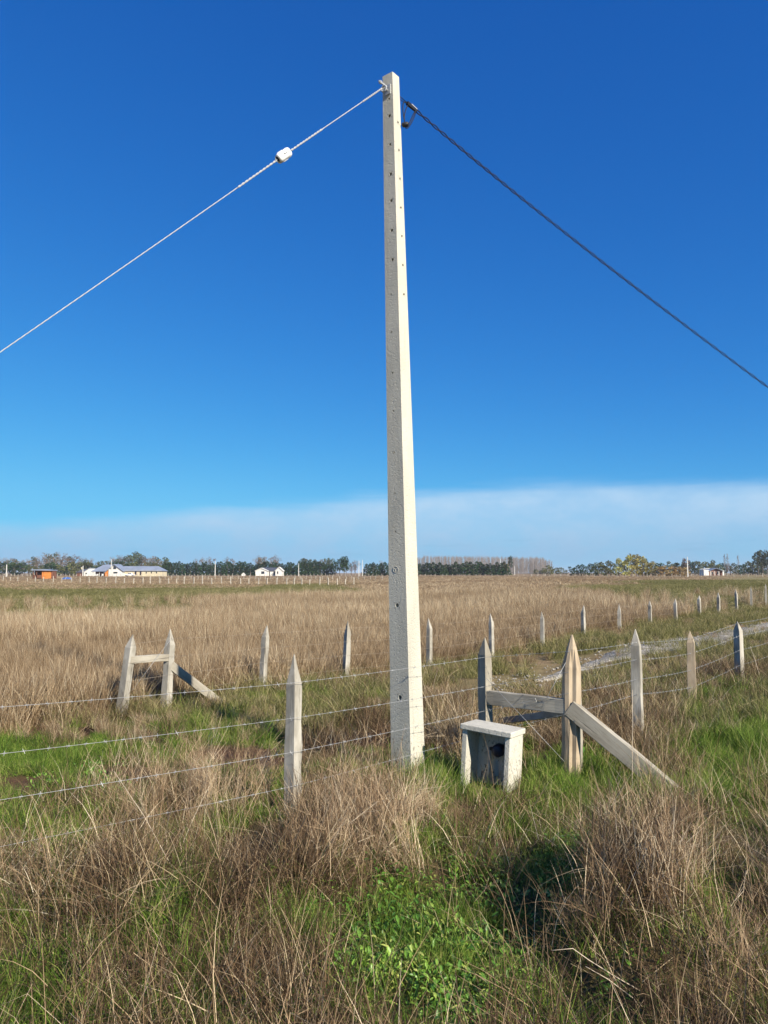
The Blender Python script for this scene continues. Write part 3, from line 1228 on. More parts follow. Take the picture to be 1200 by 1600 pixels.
# rail and braces of the right-hand strainer frame
plank(near, at(758, 1089, 7.60), at(886, 1104, 7.08), 0.135, 0.065, 'wood_grey', "rail", overrun=0.0)
foot = gnd(1062, 1245)
foot.z = gz(foot.x, foot.y) - 0.03
plank(near, at(893, 1107, 7.06), foot, 0.15, 0.085, 'wood_grey', "brace", overrun=0.02)
bf = Vector((1.42, 9.3, gz(1.42, 9.3) + 0.12))
plank(near, at(886, 1113, 7.18), bf, 0.07, 0.07, 'wood_grey', "brace")

# --- the fence across the lane, running away to the right
far = empty("far_wire_fence", (FP.x, FP.y, 0))
tag(far, "long barbed wire fence of pointed posts bounding the tall brown field", "fence")


def far_i(px):
    u = px - 600
    i = (u - 71) / (117.1 - 0.1164 * u)
    return i, 15.0 * (1 + 0.1164 * i)


far_knots = []
for px, py, pb in [(206, 990, 193), (267, 982, 262), (416, 976, 411), (544, 969, 540), (671, 965, 670), (767, 958, 767), (847, 955, 847),
                   (911, 945, 911), (967, 943, 967), (1015, 938, 1015), (1055, 935, 1055), (1092, 930, 1092), (1122, 925, 1122),
                   (1150, 920, 1150), (1173, 916, 1173), (1196, 912, 1196)]:
    i, Y = far_i(px)
    wd = 0.112 if px < 300 else (0.090 if px < 1000 else 0.098)
    b, t_ = add_post(far, px, py, Y, wd, px_base=pb, tip=0.2, rot=(R(-30) if px < 300 else None))
    far_knots.append((b, t_))
for i in range(12, 18):
    Y = 15 * (1 + 0.1164 * i)
    x = FP.x + (Y - 15) * 0.853
    zt = gz(x, Y) + 1.1
    pp = proj(x, Y, zt)
    b, t_ = add_post(far, pp[0], pp[1], Y, 0.1, seed=500 + i)
    far_knots.append((b, t_))
for k, fr in enumerate((0.88, 0.66, 0.44, 0.22)):
    kn = [b.lerp(t_, fr) + Vector((0.03, -0.06, 0)) for b, t_ in far_knots]
    put(barbed(wire_path(kn, 0.012, 6), 0.0013, 0.16, barbs=False, seed=40 + k), "barbed_wire", M['rusty'], far, False)
iY = far_i(206)[1]
iY2 = far_i(264)[1]
plank(far, at(203, 1031, iY), at(264, 1027, iY2), 0.095, 0.06, 'wood_grey', "rail")
lf = gnd(346, 1097, 0.08)
plank(far, at(268, 1040, iY2 + .05), Vector((lf.x, lf.y, gz(lf.x, lf.y) - 0.02)), 0.11, 0.10, 'wood_grey', "brace", overrun=0.02)
# tie wire running diagonally in the frame
tw = MB()
tw.tube([at(205, 1110, iY - .07) + Vector((0, 0, .25)), at(266, 1000, iY2 - .08)], 0.0022, 4)
put(tw, "tie_wire", M['steel'], far)
tw = MB()
tw.tube([at(760, 1060, 7.52), at(882, 1190, 7.02)], 0.0018, 4)
tw.tube([at(845, 1108, 7.0), at(884, 1035, 7.0)], 0.0018, 4)
put(tw, "tie_wire", M['steel'], near)

# thin steel rod standing in the grass by the brace
rod_b = gnd(987, 1247)
rod_b.z = gz(rod_b.x, rod_b.y)
rod_t = at(988, 1078, rod_b.y)
rod = empty("thin_rod", rod_b)
tag(rod, "thin pale upright rod standing in the grass in front of the slanting brace", "rod")
mb = MB()
mb.tube([Vector((0, 0, -0.15)), (rod_t - rod_b) * 0.5 + Vector((.004, 0, 0)), rod_t - rod_b], 0.0032, 5)
mb.build("shaft", M['stalk'], rod)

# ------------------------------------------------------------------ concrete box with a valve in it
BA = R(35)
bw, bd, bh = 0.47, 0.27, 0.53
bpos = gnd(767, 1231)
bz = gz(bpos.x, bpos.y)
box = empty("concrete_box", (bpos.x, bpos.y + 0.04, bz), -BA)
box.rotation_euler = (R(-1.5), R(3.0), -BA)
tag(box, "small open fronted white concrete meter box standing in grass beside the pole", "concrete box")


def bxp(x0, x1, y0, y1, z0, z1, name):
    o = MB().box(x0, x1, y0, y1, z0, z1).build(name, M['boxc'], box)
    bevel(o, 0.006, 2)
    return o


th = 0.05
bxp(-bw / 2, -bw / 2 + th, -bd / 2, bd / 2, -0.15, bh - 0.05, "side_wall")
bxp(bw / 2 - th, bw / 2, -bd / 2, bd / 2, -0.15, bh - 0.05, "side_wall")
bxp(-bw / 2 + th - .002, bw / 2 - th + .002, bd / 2 - 0.045, bd / 2 - 0.003, -0.15, bh - 0.048, "back_panel")
bxp(-bw / 2 - 0.015, bw / 2 + 0.015, -bd / 2 - 0.018, bd / 2 + 0.012, bh - 0.052, bh - 0.005, "top_slab")
BM = box.matrix_basis.copy()
val = empty("water_valve", BM @ Vector((0.01, 0.04, -0.02)))
val.rotation_euler = box.rotation_euler
tag(val, "dark round valve cap on a grey riser pipe inside the concrete box", "valve")
mb = MB()
mb.tube([(-0.05, 0, -0.05), (-0.05, 0, 0.34)], 0.016, 8)
mb.build("riser_pipe", M['stalk'], val, True)
mb = MB()
mb.tube([(-0.05, 0, 0.33), (0.06, 0.01, 0.345)], 0.017, 8)
mb.build("elbow", M['dark'], val, True)
mb = MB()
mb.tube([(0.05, -0.075, 0.335), (0.05, -0.06, 0.335), (0.05, 0.0, 0.34), (0.05, 0.05, 0.34)], [0.035, 0.055, 0.058, 0.04], 14)
mb.build("cap", M['bluecap'], val, True)


# ------------------------------------------------------------------ far buildings
M['white'] = mat_plain("white_wall_paint", (0.62, 0.60, 0.55), 0.7, 0.06, 0.6)
M['cream'] = mat_plain("cream_stone_wall", (0.52, 0.45, 0.31), 0.85, 0.14, 0.9)
M['roof'] = mat_plain("blue_grey_roof", (0.22, 0.25, 0.31), 0.45, 0.12, 0.4, spec=0.5)
M['roof_dark'] = mat_plain("dark_roof", (0.075, 0.08, 0.10), 0.5, 0.15, 0.4)
M['glass'] = mat_plain("window_glass", (0.02, 0.022, 0.028), 0.08, 0.1, 1.0, spec=0.8)
M['orange'] = mat_plain("orange_timber", (0.56, 0.20, 0.045), 0.7, 0.2, 2.0)
M['brown'] = mat_plain("red_brown_timber", (0.16, 0.07, 0.045), 0.8, 0.25, 1.5)
M['blue'] = mat_plain("blue_tarpaulin", (0.05, 0.12, 0.34), 0.5, 0.2, 2.0)
M['tyre'] = mat_plain("tyre_rubber", (0.02, 0.02, 0.02), 0.8, 0.2, 5.0)
M['carpaint'] = mat_plain("white_car_paint", (0.78, 0.78, 0.78), 0.25, 0.03, 2.0, spec=0.5)
M['polec'] = mat_plain("pale_far_concrete", (0.55, 0.53, 0.48), 0.9, 0.12, 1.0)


class Place:
    """local frame of a far building: photo pixels turned to metres at its distance"""
    def __init__(self, px0, base, Y):
        self.Y = Y
        self.k = Y / F
        self.px0 = px0
        self.base = base
        self.x0 = (px0 - 600) * self.k
        self.z0 = gz(self.x0, Y)

    def loc(self):
        return (self.x0, self.Y, self.z0)

    def X(self, px):
        return (px - self.px0) * self.k

    def Z(self, py):
        return (self.base - py) * self.k


def window(parent, P, x0, x1, y0, y1, yfront, frame='white'):
    """px box; a dark pane set in a thin frame standing on a wall's front"""
    a, b, c, d = P.X(x0), P.X(x1), P.Z(y1), P.Z(y0)
    fr = MB()
    w = 0.10
    fr.box(a - w, b + w, yfront - .06, yfront + .02, d, d + w)
    fr.box(a - w, b + w, yfront - .06, yfront + .02, c - w, c)
    fr.box(a - w, a, yfront - .06, yfront + .02, c, d)
    fr.box(b, b + w, yfront - .06, yfront + .02, c, d)
    f = fr.build("window", M[frame], parent)
    MB().box(a, b, yfront - .03, yfront + .03, c, d).build("pane", M['glass'], f)
    return f


def gable_roof(parent, x0, x1, y0, y1, ze, zr, mat, axis='x', over=0.4, hip0=0.0, hip1=0.0, th=0.16, name="roof"):
    """pitched roof with real thickness; the ridge runs along the axis"""
    mb = MB()
    if axis == 'x':
        ym = (y0 + y1) / 2
        sl = (zr - ze) / (ym - y0)
        E = ze - over * sl
        for dz, flip in ((0, False), (-th, True)):
            v = [(x0 - over, y0 - over, E + dz), (x1 + over, y0 - over, E + dz), (x1 + over, y1 + over, E + dz), (x0 - over, y1 + over, E + dz),
                 (x0 - over + hip0, ym, zr + dz), (x1 + over - hip1, ym, zr + dz)]
            f = [(0, 1, 5, 4), (2, 3, 4, 5), (1, 2, 5), (3, 0, 4)]
            mb.add(v, [t[::-1] for t in f] if flip else f)
    else:
        xm = (x0 + x1) / 2
        sl = (zr - ze) / (xm - x0)
        E = ze - over * sl
        pts = [(x0 - over, E), (xm, zr), (x1 + over, E), (x1 + over, E - th), (xm, zr - th), (x0 - over, E - th)]
        vs = [(x, y0 - over, z) for x, z in pts] + [(x, y1 + over, z) for x, z in pts]
        fs = [(0, 1, 7, 6), (1, 2, 8, 7), (2, 3, 9, 8), (3, 4, 10, 9), (4, 5, 11, 10), (5, 0, 6, 11), (0, 5, 4, 1), (1, 4, 3, 2), (6, 7, 10, 11), (7, 8, 9, 10)]
        mb.add(vs, fs)
    return mb.build(name, M[mat], parent)


def farmhouse():
    P = Place(195, 901.0, 360.0)
    h = empty("farmhouse", P.loc())
    tag(h, "long cream farmhouse with blue grey metal roof and a white gable", "house")
    X, Z = P.X, P.Z
    # right wing
    MB().box(X(194), X(254), 0, 8.5, -0.3, Z(891.6)).build("wall", M['cream'], h)
    gable_roof(h, X(192), X(254), 0, 8.5, Z(891.8), Z(885), 'roof', 'x', 0.45, 0.0, 3.4)
    for x0, x1 in ((212, 214.2), (220, 222)):
        window(h, P, x0, x1, 893.5, 899, 0.0, 'brown')
    for x0, x1 in ((229, 230.6), (237, 238.6), (245, 246.6)):
        window(h, P, x0, x1, 893.8, 896.5, 0.0, 'cream')
    # left block with porch under a wide roof
    MB().box(X(148), X(170), 2.2, 10.0, -0.3, Z(892.6)).build("porch_wall", M['brown'], h)
    gable_roof(h, X(147), X(178), -1.5, 10.5, Z(892.6), Z(882.6), 'roof', 'x', 0.4, 3.6, 0.0)
    for px in (148, 158):
        MB().box(X(px), X(px) + .2, -1.3, -1.1, -0.3, Z(892.8)).build("porch_post", M['white'], h)
    # white gabled front
    gx0, gx1, gp = 174.5, 196, 183
    MB().prism([(X(gx0), -0.3), (X(gx1), -0.3), (X(gx1), Z(892)), (X(gp), Z(884)), (X(gx0), Z(889.5))], -3.0, 5.0).build("gable_wall", M['white'], h)
    rf = MB()
    yo, yb, t = -3.6, 6.0, 0.22
    pts = [(X(167), Z(897)), (X(gp), Z(883)), (X(198), Z(893.5)), (X(198), Z(893.5) + t), (X(gp), Z(883) + t * 1.2), (X(167), Z(897) + t)]
    rf.prism([pts[0], pts[1], pts[4], pts[5]], yo, yb)
    rf.prism([pts[1], pts[2], pts[3], pts[4]], yo, yb)
    rf.build("gable_roof", M['roof'], h)
    MB().prism([(X(168.5), -0.3), (X(174.6), -0.3), (X(174.6), Z(889.9)), (X(168.5), Z(895.4))], -2.6, -2.2).build("timber_screen", M['orange'], h)
    # windows in the gable: two tall slanted lights and a wide one
    for pts in ([(176, 890), (179.8, 890), (179.8, 885.6), (176, 888)], [(181.7, 890), (186, 890), (186, 886.6), (183, 885), (181.7, 885.2)]):
        f = MB().prism([(X(a), Z(b)) for a, b in pts], -3.06, -2.9).build("window", M['glass'], h)
    window(h, P, 182, 188.5, 894, 896.6, -3.0, 'white')
    return P


PH1 = farmhouse()


def white_house():
    P = Place(421, 900.0, 470.0)
    h = empty("white_house", P.loc())
    tag(h, "small white house with dark roof in front of the dark conifer hedge", "house")
    X, Z = P.X, P.Z
    MB().box(X(402), X(441), 0, 9, -0.3, Z(892)).build("wall", M['white'], h)
    gable_roof(h, X(402), X(441), 0, 9, Z(892), Z(887), 'roof_dark', 'x', 0.4, 2.5, 2.5)
    for a, b, p, y0 in ((401, 420, 410, 888.0), (432, 443, 437.5, 886.6)):
        MB().prism([(X(a), -0.3), (X(b), -0.3), (X(b), Z(892.5)), (X(p), Z(y0 + .6)), (X(a), Z(892.5))], -3, 2).build("gable_wall", M['white'], h)
        rf = MB()
        t = .3
        l_, m_, r_ = (X(a) - .4, Z(892.9)), (X(p), Z(y0 + .3)), (X(b) + .4, Z(892.9))
        rf.prism([l_, m_, (m_[0], m_[1] + t), (l_[0], l_[1] + t)], -3.5, 4)
        rf.prism([m_, r_, (r_[0], r_[1] + t), (m_[0], m_[1] + t)], -3.5, 4)
        rf.build("gable_roof", M['white'], h)
    window(h, P, 410, 415, 893, 897, -3.0)
    MB().box(X(421), X(422.4), -.06, .02, 0, Z(893.5)).build("door", M['glass'], h)
    window(h, P, 434.5, 436.5, 893, 897, -3.0)
    window(h, P, 428, 430.5, 893, 898.5, 0.0)
    s = Place(380.5, 900.0, 455.0)
    k = empty("white_shed", s.loc())
    tag(k, "tiny white gabled shed standing by the conifer hedge", "shed")
    MB().prism([(s.X(378.4), -.2), (s.X(382.6), -.2), (s.X(382.6), s.Z(898)), (s.X(380.5), s.Z(895.4)), (s.X(378.4), s.Z(898))], 0, 2.6).build("wall", M['white'], k)
    rf = MB()
    for a, b in (((s.X(378.0), s.Z(898.4)), (s.X(380.5), s.Z(895.3))), ((s.X(380.5), s.Z(895.3)), (s.X(383.0), s.Z(898.4)))):
        rf.prism([a, b, (b[0], b[1] + .08), (a[0], a[1] + .08)], -.15, 2.75)
    rf.build("roof", M['white'], k)


white_house()


def dark_house():
    P = Place(133, 900.5, 400.0)
    h = empty("dark_roofed_house", P.loc())
    tag(h, "small house with dark slate roof and pale end wall behind pale fence posts", "house")
    X, Z = P.X, P.Z
    MB().box(X(122), X(134), 0, 7, -.3, Z(894)).build("wall", M['brown'], h)
    MB().prism([(X(134), -.3), (X(143.5), -.3), (X(143.5), Z(893)), (X(142.5), Z(889)), (X(134), Z(894))], -1.2, 7).build("end_wall", M['white'], h)
    gable_roof(h, X(121), X(140), 0, 7, Z(894.5), Z(889.5), 'roof_dark', 'x', .4, 2.2, 0)
    rf = MB()
    a, b = (X(133), Z(894.6)), (X(142.6), Z(888.6))
    rf.prism([a, b, (b[0], b[1] + .25), (a[0], a[1] + .25)], -1.6, 7.2)
    rf.build("lean_roof", M['roof'], h)
    window(h, P, 136, 139, 895.5, 897.5, -1.2)
    MB().box(X(124.5), X(125.8), 3, 3.6, Z(890), Z(886.4)).build("chimney", M['cream'], h)


dark_house()


def orange_shed():
    P = Place(67, 905.5, 221.0)
    h = empty("orange_shed", P.loc())
    tag(h, "orange timber shed with dark open porch under a flat metal roof", "shed")
    X, Z = P.X, P.Z
    MB().box(X(69.5), X(80.5), 0, 3.2, -.3, Z(891.6)).build("wall", M['orange'], h)
    MB().box(X(53), X(69.6), 1.2, 3.2, -.3, Z(892)).build("porch_wall", M['brown'], h)
    MB().box(X(67.3), X(68.9), -.02, .16, -.3, Z(891.8)).build("porch_post", M['orange'], h)
    MB().box(X(58.2), X(59.4), -.02, .16, -.3, Z(892)).build("porch_post", M['brown'], h)
    MB().box(X(53), X(54), -.02, .16, -.3, Z(892)).build("porch_post", M['brown'], h)
    MB().box(X(53), X(67.5), -.02, .06, 0.3, Z(899)).build("porch_rail", M['brown'], h)
    rf = MB().prism([(X(51.3), Z(891.9)), (X(83.5), Z(892.4)), (X(83.5), Z(891.6)), (X(69), Z(889.9)), (X(51.3), Z(890.6))], -.6, 3.6)
    rf.build("roof", M['roof'], h)
    MB().box(X(80.6), X(82.6), .5, 3.2, -.3, Z(892.6)).build("side_wall", M['brown'], h)
    q = Place(104, 906.5, 210.0)
    t = empty("blue_tarpaulin", q.loc())
    tag(t, "low blue tarpaulin covered pile beside the orange shed", "tarpaulin")
    n = 12
    vs, fs = [], []
    for i in range(n + 1):
        for j in range(5):
            e = math.sin(math.pi * i / n) ** .35 * math.sin(math.pi * j / 4) ** .5
            vs.append((q.X(96.5) + (q.X(112.5) - q.X(96.5)) * i / n, j * .45, .72 * e * (1 + .15 * math.sin(i * 1.9 + j)) - .05))
    for i in range(n):
        for j in range(4):
            fs.append((i * 5 + j, (i + 1) * 5 + j, (i + 1) * 5 + j + 1, i * 5 + j + 1))
    MB().add(vs, fs).build("sheet", M['blue'], t)
    for px in (97.5, 104, 111):
        MB().tube([(q.X(px), -.05, 0), (q.X(px), .3, .5), (q.X(px), .9, .74)], .03, 5).build("tie_rope", M['white'], t)


orange_shed()


def right_house():
    P = Place(1113, 899.5, 430.0)
    h = empty("grey_roofed_cottage", P.loc())
    tag(h, "low cottage with pale grey roof and white shed end before dark trees", "house")
    X, Z = P.X, P.Z
    MB().prism([(X(1106), -.3), (X(1127), -.3), (X(1127), Z(892.5)), (X(1116), Z(889.2)), (X(1106), Z(892.5))], 0, 8).build("wall", M['brown'], h)
    for q in (1107, 1113.5, 1120, 1126):
        MB().box(X(q), X(q) + .3, -1.1, -.8, -.3, Z(892.9)).build("porch_post", M['white'], h)
    gable_roof(h, X(1105), X(1127.5), -.9, 8, Z(892.4), Z(888), 'roof', 'y', .5)
    MB().box(X(1097), X(1105), -1, 5, -.3, Z(891)).build("shed_wall", M['white'], h)
    rf = MB().prism([(X(1096), Z(890.6)), (X(1106), Z(888.8)), (X(1106), Z(888.2)), (X(1096), Z(890))], -1.4, 5.4)
    rf.build("shed_roof", M['white'], h)
    MB().box(X(1127), X(1131), 1, 5, -.3, Z(891.5)).build("white_wall", M['white'], h)
    window(h, P, 1110, 1113, 894, 897, 0.0)
    window(h, P, 1119, 1121.5, 893.5, 898, 0.0)


right_house()


def pickup():
    P = Place(202, 901.5, 352.0)
    c = empty("white_pickup", (P.x0 + .4, P.Y, P.z0), 0)
    tag(c, "white pickup truck parked before the long cream farmhouse wing", "pickup")
    prof = [(-2.3, .45), (2.3, .45), (2.35, .95), (1.2, 1.05), (.75, 1.62), (-.55, 1.66), (-.75, 1.08), (-2.3, 1.06)]
    b = MB().prism(prof, 0, 1.75).build("body", M['carpaint'], c)
    bevel(b, .06, 2)
    for pts in ([(1.05, 1.08), (.72, 1.54), (.2, 1.56), (.2, 1.08)], [(.1, 1.08), (.1, 1.56), (-.48, 1.58), (-.62, 1.1)]):
        MB().prism(pts, -.012, .05).build("window", M['glass'], c)
    for x in (-1.45, 1.5):
        for y in (-.01, 1.57):
            mb = MB()
            mb.tube([(x, y, .36), (x, y + .2, .36)], .36, 16)
            w = mb.build("wheel", M['tyre'], c)
            MB().tube([(x, y - .01, .36), (x, y + .21, .36)], .2, 12).build("rim", M['steel'], w)
    for y in (.15, 1.4):
        MB().box(2.3, 2.37, y, y + .25, .72, .9).build("headlight", M['glass'], c)


pickup()


def garden_chair(px, py, Y, rz):
    P = Place(px, py, Y)
    c = empty("garden_chair", P.loc(), rz)
    tag(c, "white garden armchair on the lawn by the farmhouse porch", "chair", "garden chairs by the porch")
    MB().box(-.4, .4, -.4, .4, .38, .5).build("seat", M['white'], c)
    MB().box(-.4, .4, .32, .42, .5, 1.15).build("backrest", M['white'], c)
    for s_ in (-1, 1):
        MB().box(s_ * .43 - .04, s_ * .43 + .04, -.4, .4, .5, .72).build("armrest", M['white'], c)
        for y in (-.34, .34):
            MB().box(s_ * .38 - .04, s_ * .38 + .04, y - .04, y + .04, -.05, .4).build("leg", M['white'], c)


for i, px in enumerate((149.5, 153.5, 161.5)):
    garden_chair(px, 902, 345 - i, R(15 * (i - 1)))


def utility_pole(px, py_top, Y, label, arm=False):
    x = (px - 600) / F * Y
    z0 = gz(x, Y)
    top = at(px, py_top, Y).z - z0
    o = empty("utility_pole", (x, Y, z0))
    tag(o, label, "utility pole")
    n = 6
    mb = MB()
    vs = []
    for z, r in ((-.5, .20), (top * .5, .16), (top, .11)):
        vs += [(-r, -r * .8, z), (r, -r * .8, z), (r, r * .8, z), (-r, r * .8, z)]
    fs = [(i * 4 + k, i * 4 + (k + 1) % 4, (i + 1) * 4 + (k + 1) % 4, (i + 1) * 4 + k) for i in range(2) for k in range(4)]
    fs.append((8, 9, 10, 11))
    mb.add(vs, fs)
    mb.build("shaft", M['polec'], o)
    for dz in (.25, .6, .95):
        MB().tube([(0, -.1, top - dz), (0, -.36, top - dz)], [.05, .07], 6).build("insulator", M['porcelain'], o)


for px, y, Y, lb in [(12, 882, 300, "pale concrete utility pole standing beyond the left end of the paling fence"),
                     (131, 884, 330, "slim pale utility pole in front of the dark slate roofed house"),
                     (175, 874, 335, "tall pale utility pole before the farmhouse's white gable"),
                     (337, 877, 360, "pale utility pole alone against the conifer hedge beyond the farmhouse"),
                     (467, 880, 420, "pale utility pole between the white house and the tallest hedge tree"),
                     (561, 876, 440, "first of two utility poles set close together in the hedge gap"),
                     (566.5, 875, 445, "second of two utility poles set close together in the hedge gap"),
                     (781.5, 873, 470, "pale utility pole at the end of the conifer windbreak beyond the concrete pole"),
                     (803.5, 884, 480, "short utility pole in the open before the bare poplar wood"),
                     (1073, 870, 300, "tall pale utility pole beside the low cottage")]:
    utility_pole(px, y, Y, lb)


# ------------------------------------------------------------------ far fences of plain posts
def row_fence(name, label, knots, step_px, h, w, jit=0.12, seed=1):
    rr = random.Random(seed)
    meshes = []
    for k in range(4):
        mb = post_mesh(h * (0.92 + .05 * k), w, .14, 900 + k + seed, depth=.2)
        meshes.append(mb.mesh("post", M['post_far']))
    px = knots[0][0]
    pts = []
    while px <= knots[-1][0]:
        for (xa, ya), (xb, yb) in zip(knots[:-1], knots[1:]):
            if xa <= px <= xb:
                y = ya + (yb - ya) * (px - xa) / (xb - xa)
        Y = EYE * F / (y - 895.0)
        q = Vector(((px - 600) / F * Y, Y, 0))
        q.z = gz(q.x, q.y)
        pts.append(q)
        px += step_px * rr.uniform(1 - jit, 1 + jit)
    f = empty(name, pts[0])
    tag(f, label, "fence")
    for q in pts:
        o = link(bpy.data.objects.new("post", rr.choice(meshes)), f)
        o.location = q - f.location
        o.rotation_euler = (rr.uniform(-.03, .03), rr.uniform(-.04, .04), rr.uniform(0, 6))
        s_ = rr.uniform(.85, 1.12)
        o.scale = (1, 1, s_)
    for hh in (.9, .55):
        mb = MB()
        mb.tube([q + Vector((0, -.07, h * hh)) for q in pts], .004, 3)
        put(mb, "wire", M['steel'], f, False)


row_fence("field_fence", "pale post fence along the near edge of the strip before the orange shed",
          [(-60, 907), (20, 908.5), (180, 912), (400, 914), (560, 915)], 13.5, 1.2, .14, .16, 3)
row_fence("middle_fence", "thin post fence crossing the pasture between the farmhouse and the white house",
          [(250, 905), (420, 906), (600, 906.5)], 9.0, 1.15, .12, .2, 5)
row_fence("paling_fence", "dense pale paling fence at the foot of the farmhouse garden and conifer hedge",
          [(-40, 902), (170, 902), (300, 901), (470, 900.3), (602, 900)], 6.6, 1.35, .17, .25, 7)
row_fence("windbreak_fence", "low pale fence at the foot of the dark conifer windbreak",
          [(656, 901), (800, 901), (880, 901.5)], 9, 1.15, .15, .3, 9)
row_fence("pasture_fence", "pale post fence along the far edge of the greenish pasture near the cottage",
          [(830, 901.5), (1000, 902.5), (1120, 902), (1260, 904)], 10.5, 1.4, .15, .45, 11)


# ------------------------------------------------------------------ far trees
def card_cloud(P, size, rng, flat=0.0):
    """leaf clumps: one bent quad for each point"""
    n = len(P)
    a = rng.normal(size=(n, 3))
    a /= np.linalg.norm(a, axis=1)[:, None]
    b = rng.normal(size=(n, 3))
    b -= (a * b).sum(1)[:, None] * a
    b /= np.linalg.norm(b, axis=1)[:, None]
    sz = (size * rng.uniform(.55, 1.3, n))[:, None]
    V = np.stack([P - a * sz - b * sz * .55, P + a * sz * .25 - b * sz * .7, P + a * sz, P - a * sz * .2 + b * sz * .7], 1)
    return V.reshape(-1, 3), np.arange(4 * n).reshape(n, 4)


def np_mesh(name, V, faces, mat, tone=None, smooth=False):
    me = bpy.data.meshes.new(name)
    V = np.asarray(V, np.float32)
    faces = np.asarray(faces)
    me.vertices.add(len(V))
    me.vertices.foreach_set('co', V.ravel())
    k = faces.shape[1]
    me.loops.add(faces.size)
    me.loops.foreach_set('vertex_index', faces.ravel().astype(np.int32))
    me.polygons.add(len(faces))
    me.polygons.foreach_set('loop_start', (np.arange(len(faces)) * k).astype(np.int32))
    if smooth:
        me.polygons.foreach_set('use_smooth', np.ones(len(faces), bool))
    me.update(calc_edges=True)
    if tone is not None:
        a = me.attributes.new('tone', 'FLOAT', 'POINT')
        a.data.foreach_set('value', np.asarray(tone, np.float32))
    me.materials.append(mat)
    return me


def mat_crown(name, lo, hi, transl=.2):
    m, t = new_mat(name)
    a = t.n('ShaderNodeAttribute', attribute_name='tone')
    rnd = t.n('ShaderNodeObjectInfo').outputs['Random']
    c = t.mix(a.outputs['Fac'], lo, hi)
    hv = t.n('ShaderNodeHueSaturation')
    t.l(c, hv.inputs['Color'])
    t.l(t.smooth(rnd, 0, 1, .78, 1.2), hv.inputs['Value'])
    t.l(t.smooth(rnd, 0, 1, .485, .515), hv.inputs['Hue'])
    p = t.n('ShaderNodeBsdfPrincipled')
    t.l(hv.outputs[0], p.inputs['Base Color'])
    p.inputs['Roughness'].default_value = .7
    p.inputs['Specular IOR Level'].default_value = .15
    tr = t.n('ShaderNodeBsdfTranslucent')
    t.l(hv.outputs[0], tr.inputs['Color'])
    mx = t.n('ShaderNodeMixShader')
    mx.inputs[0].default_value = transl
    t.l(p.outputs[0], mx.inputs[1])
    t.l(tr.outputs[0], mx.inputs[2])
    o = t.n('ShaderNodeOutputMaterial')
    t.l(mx.outputs[0], o.inputs[0])
    return m


M['c_conifer'] = mat_crown("conifer_needles", (0.011, 0.030, 0.010), (0.045, 0.085, 0.024))
M['c_euca'] = mat_crown("eucalyptus_leaves", (0.050, 0.066, 0.036), (0.12, 0.14, 0.075))
M['c_bare'] = mat_crown("autumn_twigs", (0.15, 0.105, 0.075), (0.27, 0.20, 0.15))
M['c_willow'] = mat_crown("willow_leaves", (0.19, 0.17, 0.05), (0.42, 0.37, 0.12))
M['c_olive'] = mat_crown("olive_leaves", (0.06, 0.066, 0.022), (0.17, 0.17, 0.06))
M['c_rust'] = mat_crown("rusty_leaves", (0.22, 0.14, 0.06), (0.42, 0.28, 0.12))
M['c_poplar'] = mat_crown("bare_poplar_twigs", (0.17, 0.14, 0.12), (0.28, 0.24, 0.21))
M['bark'] = mat_plain("bark", (0.13, 0.105, 0.08), .9, .3, 2)
M['bark_pale'] = mat_plain("pale_bark", (0.30, 0.27, 0.23), .9, .25, 2)


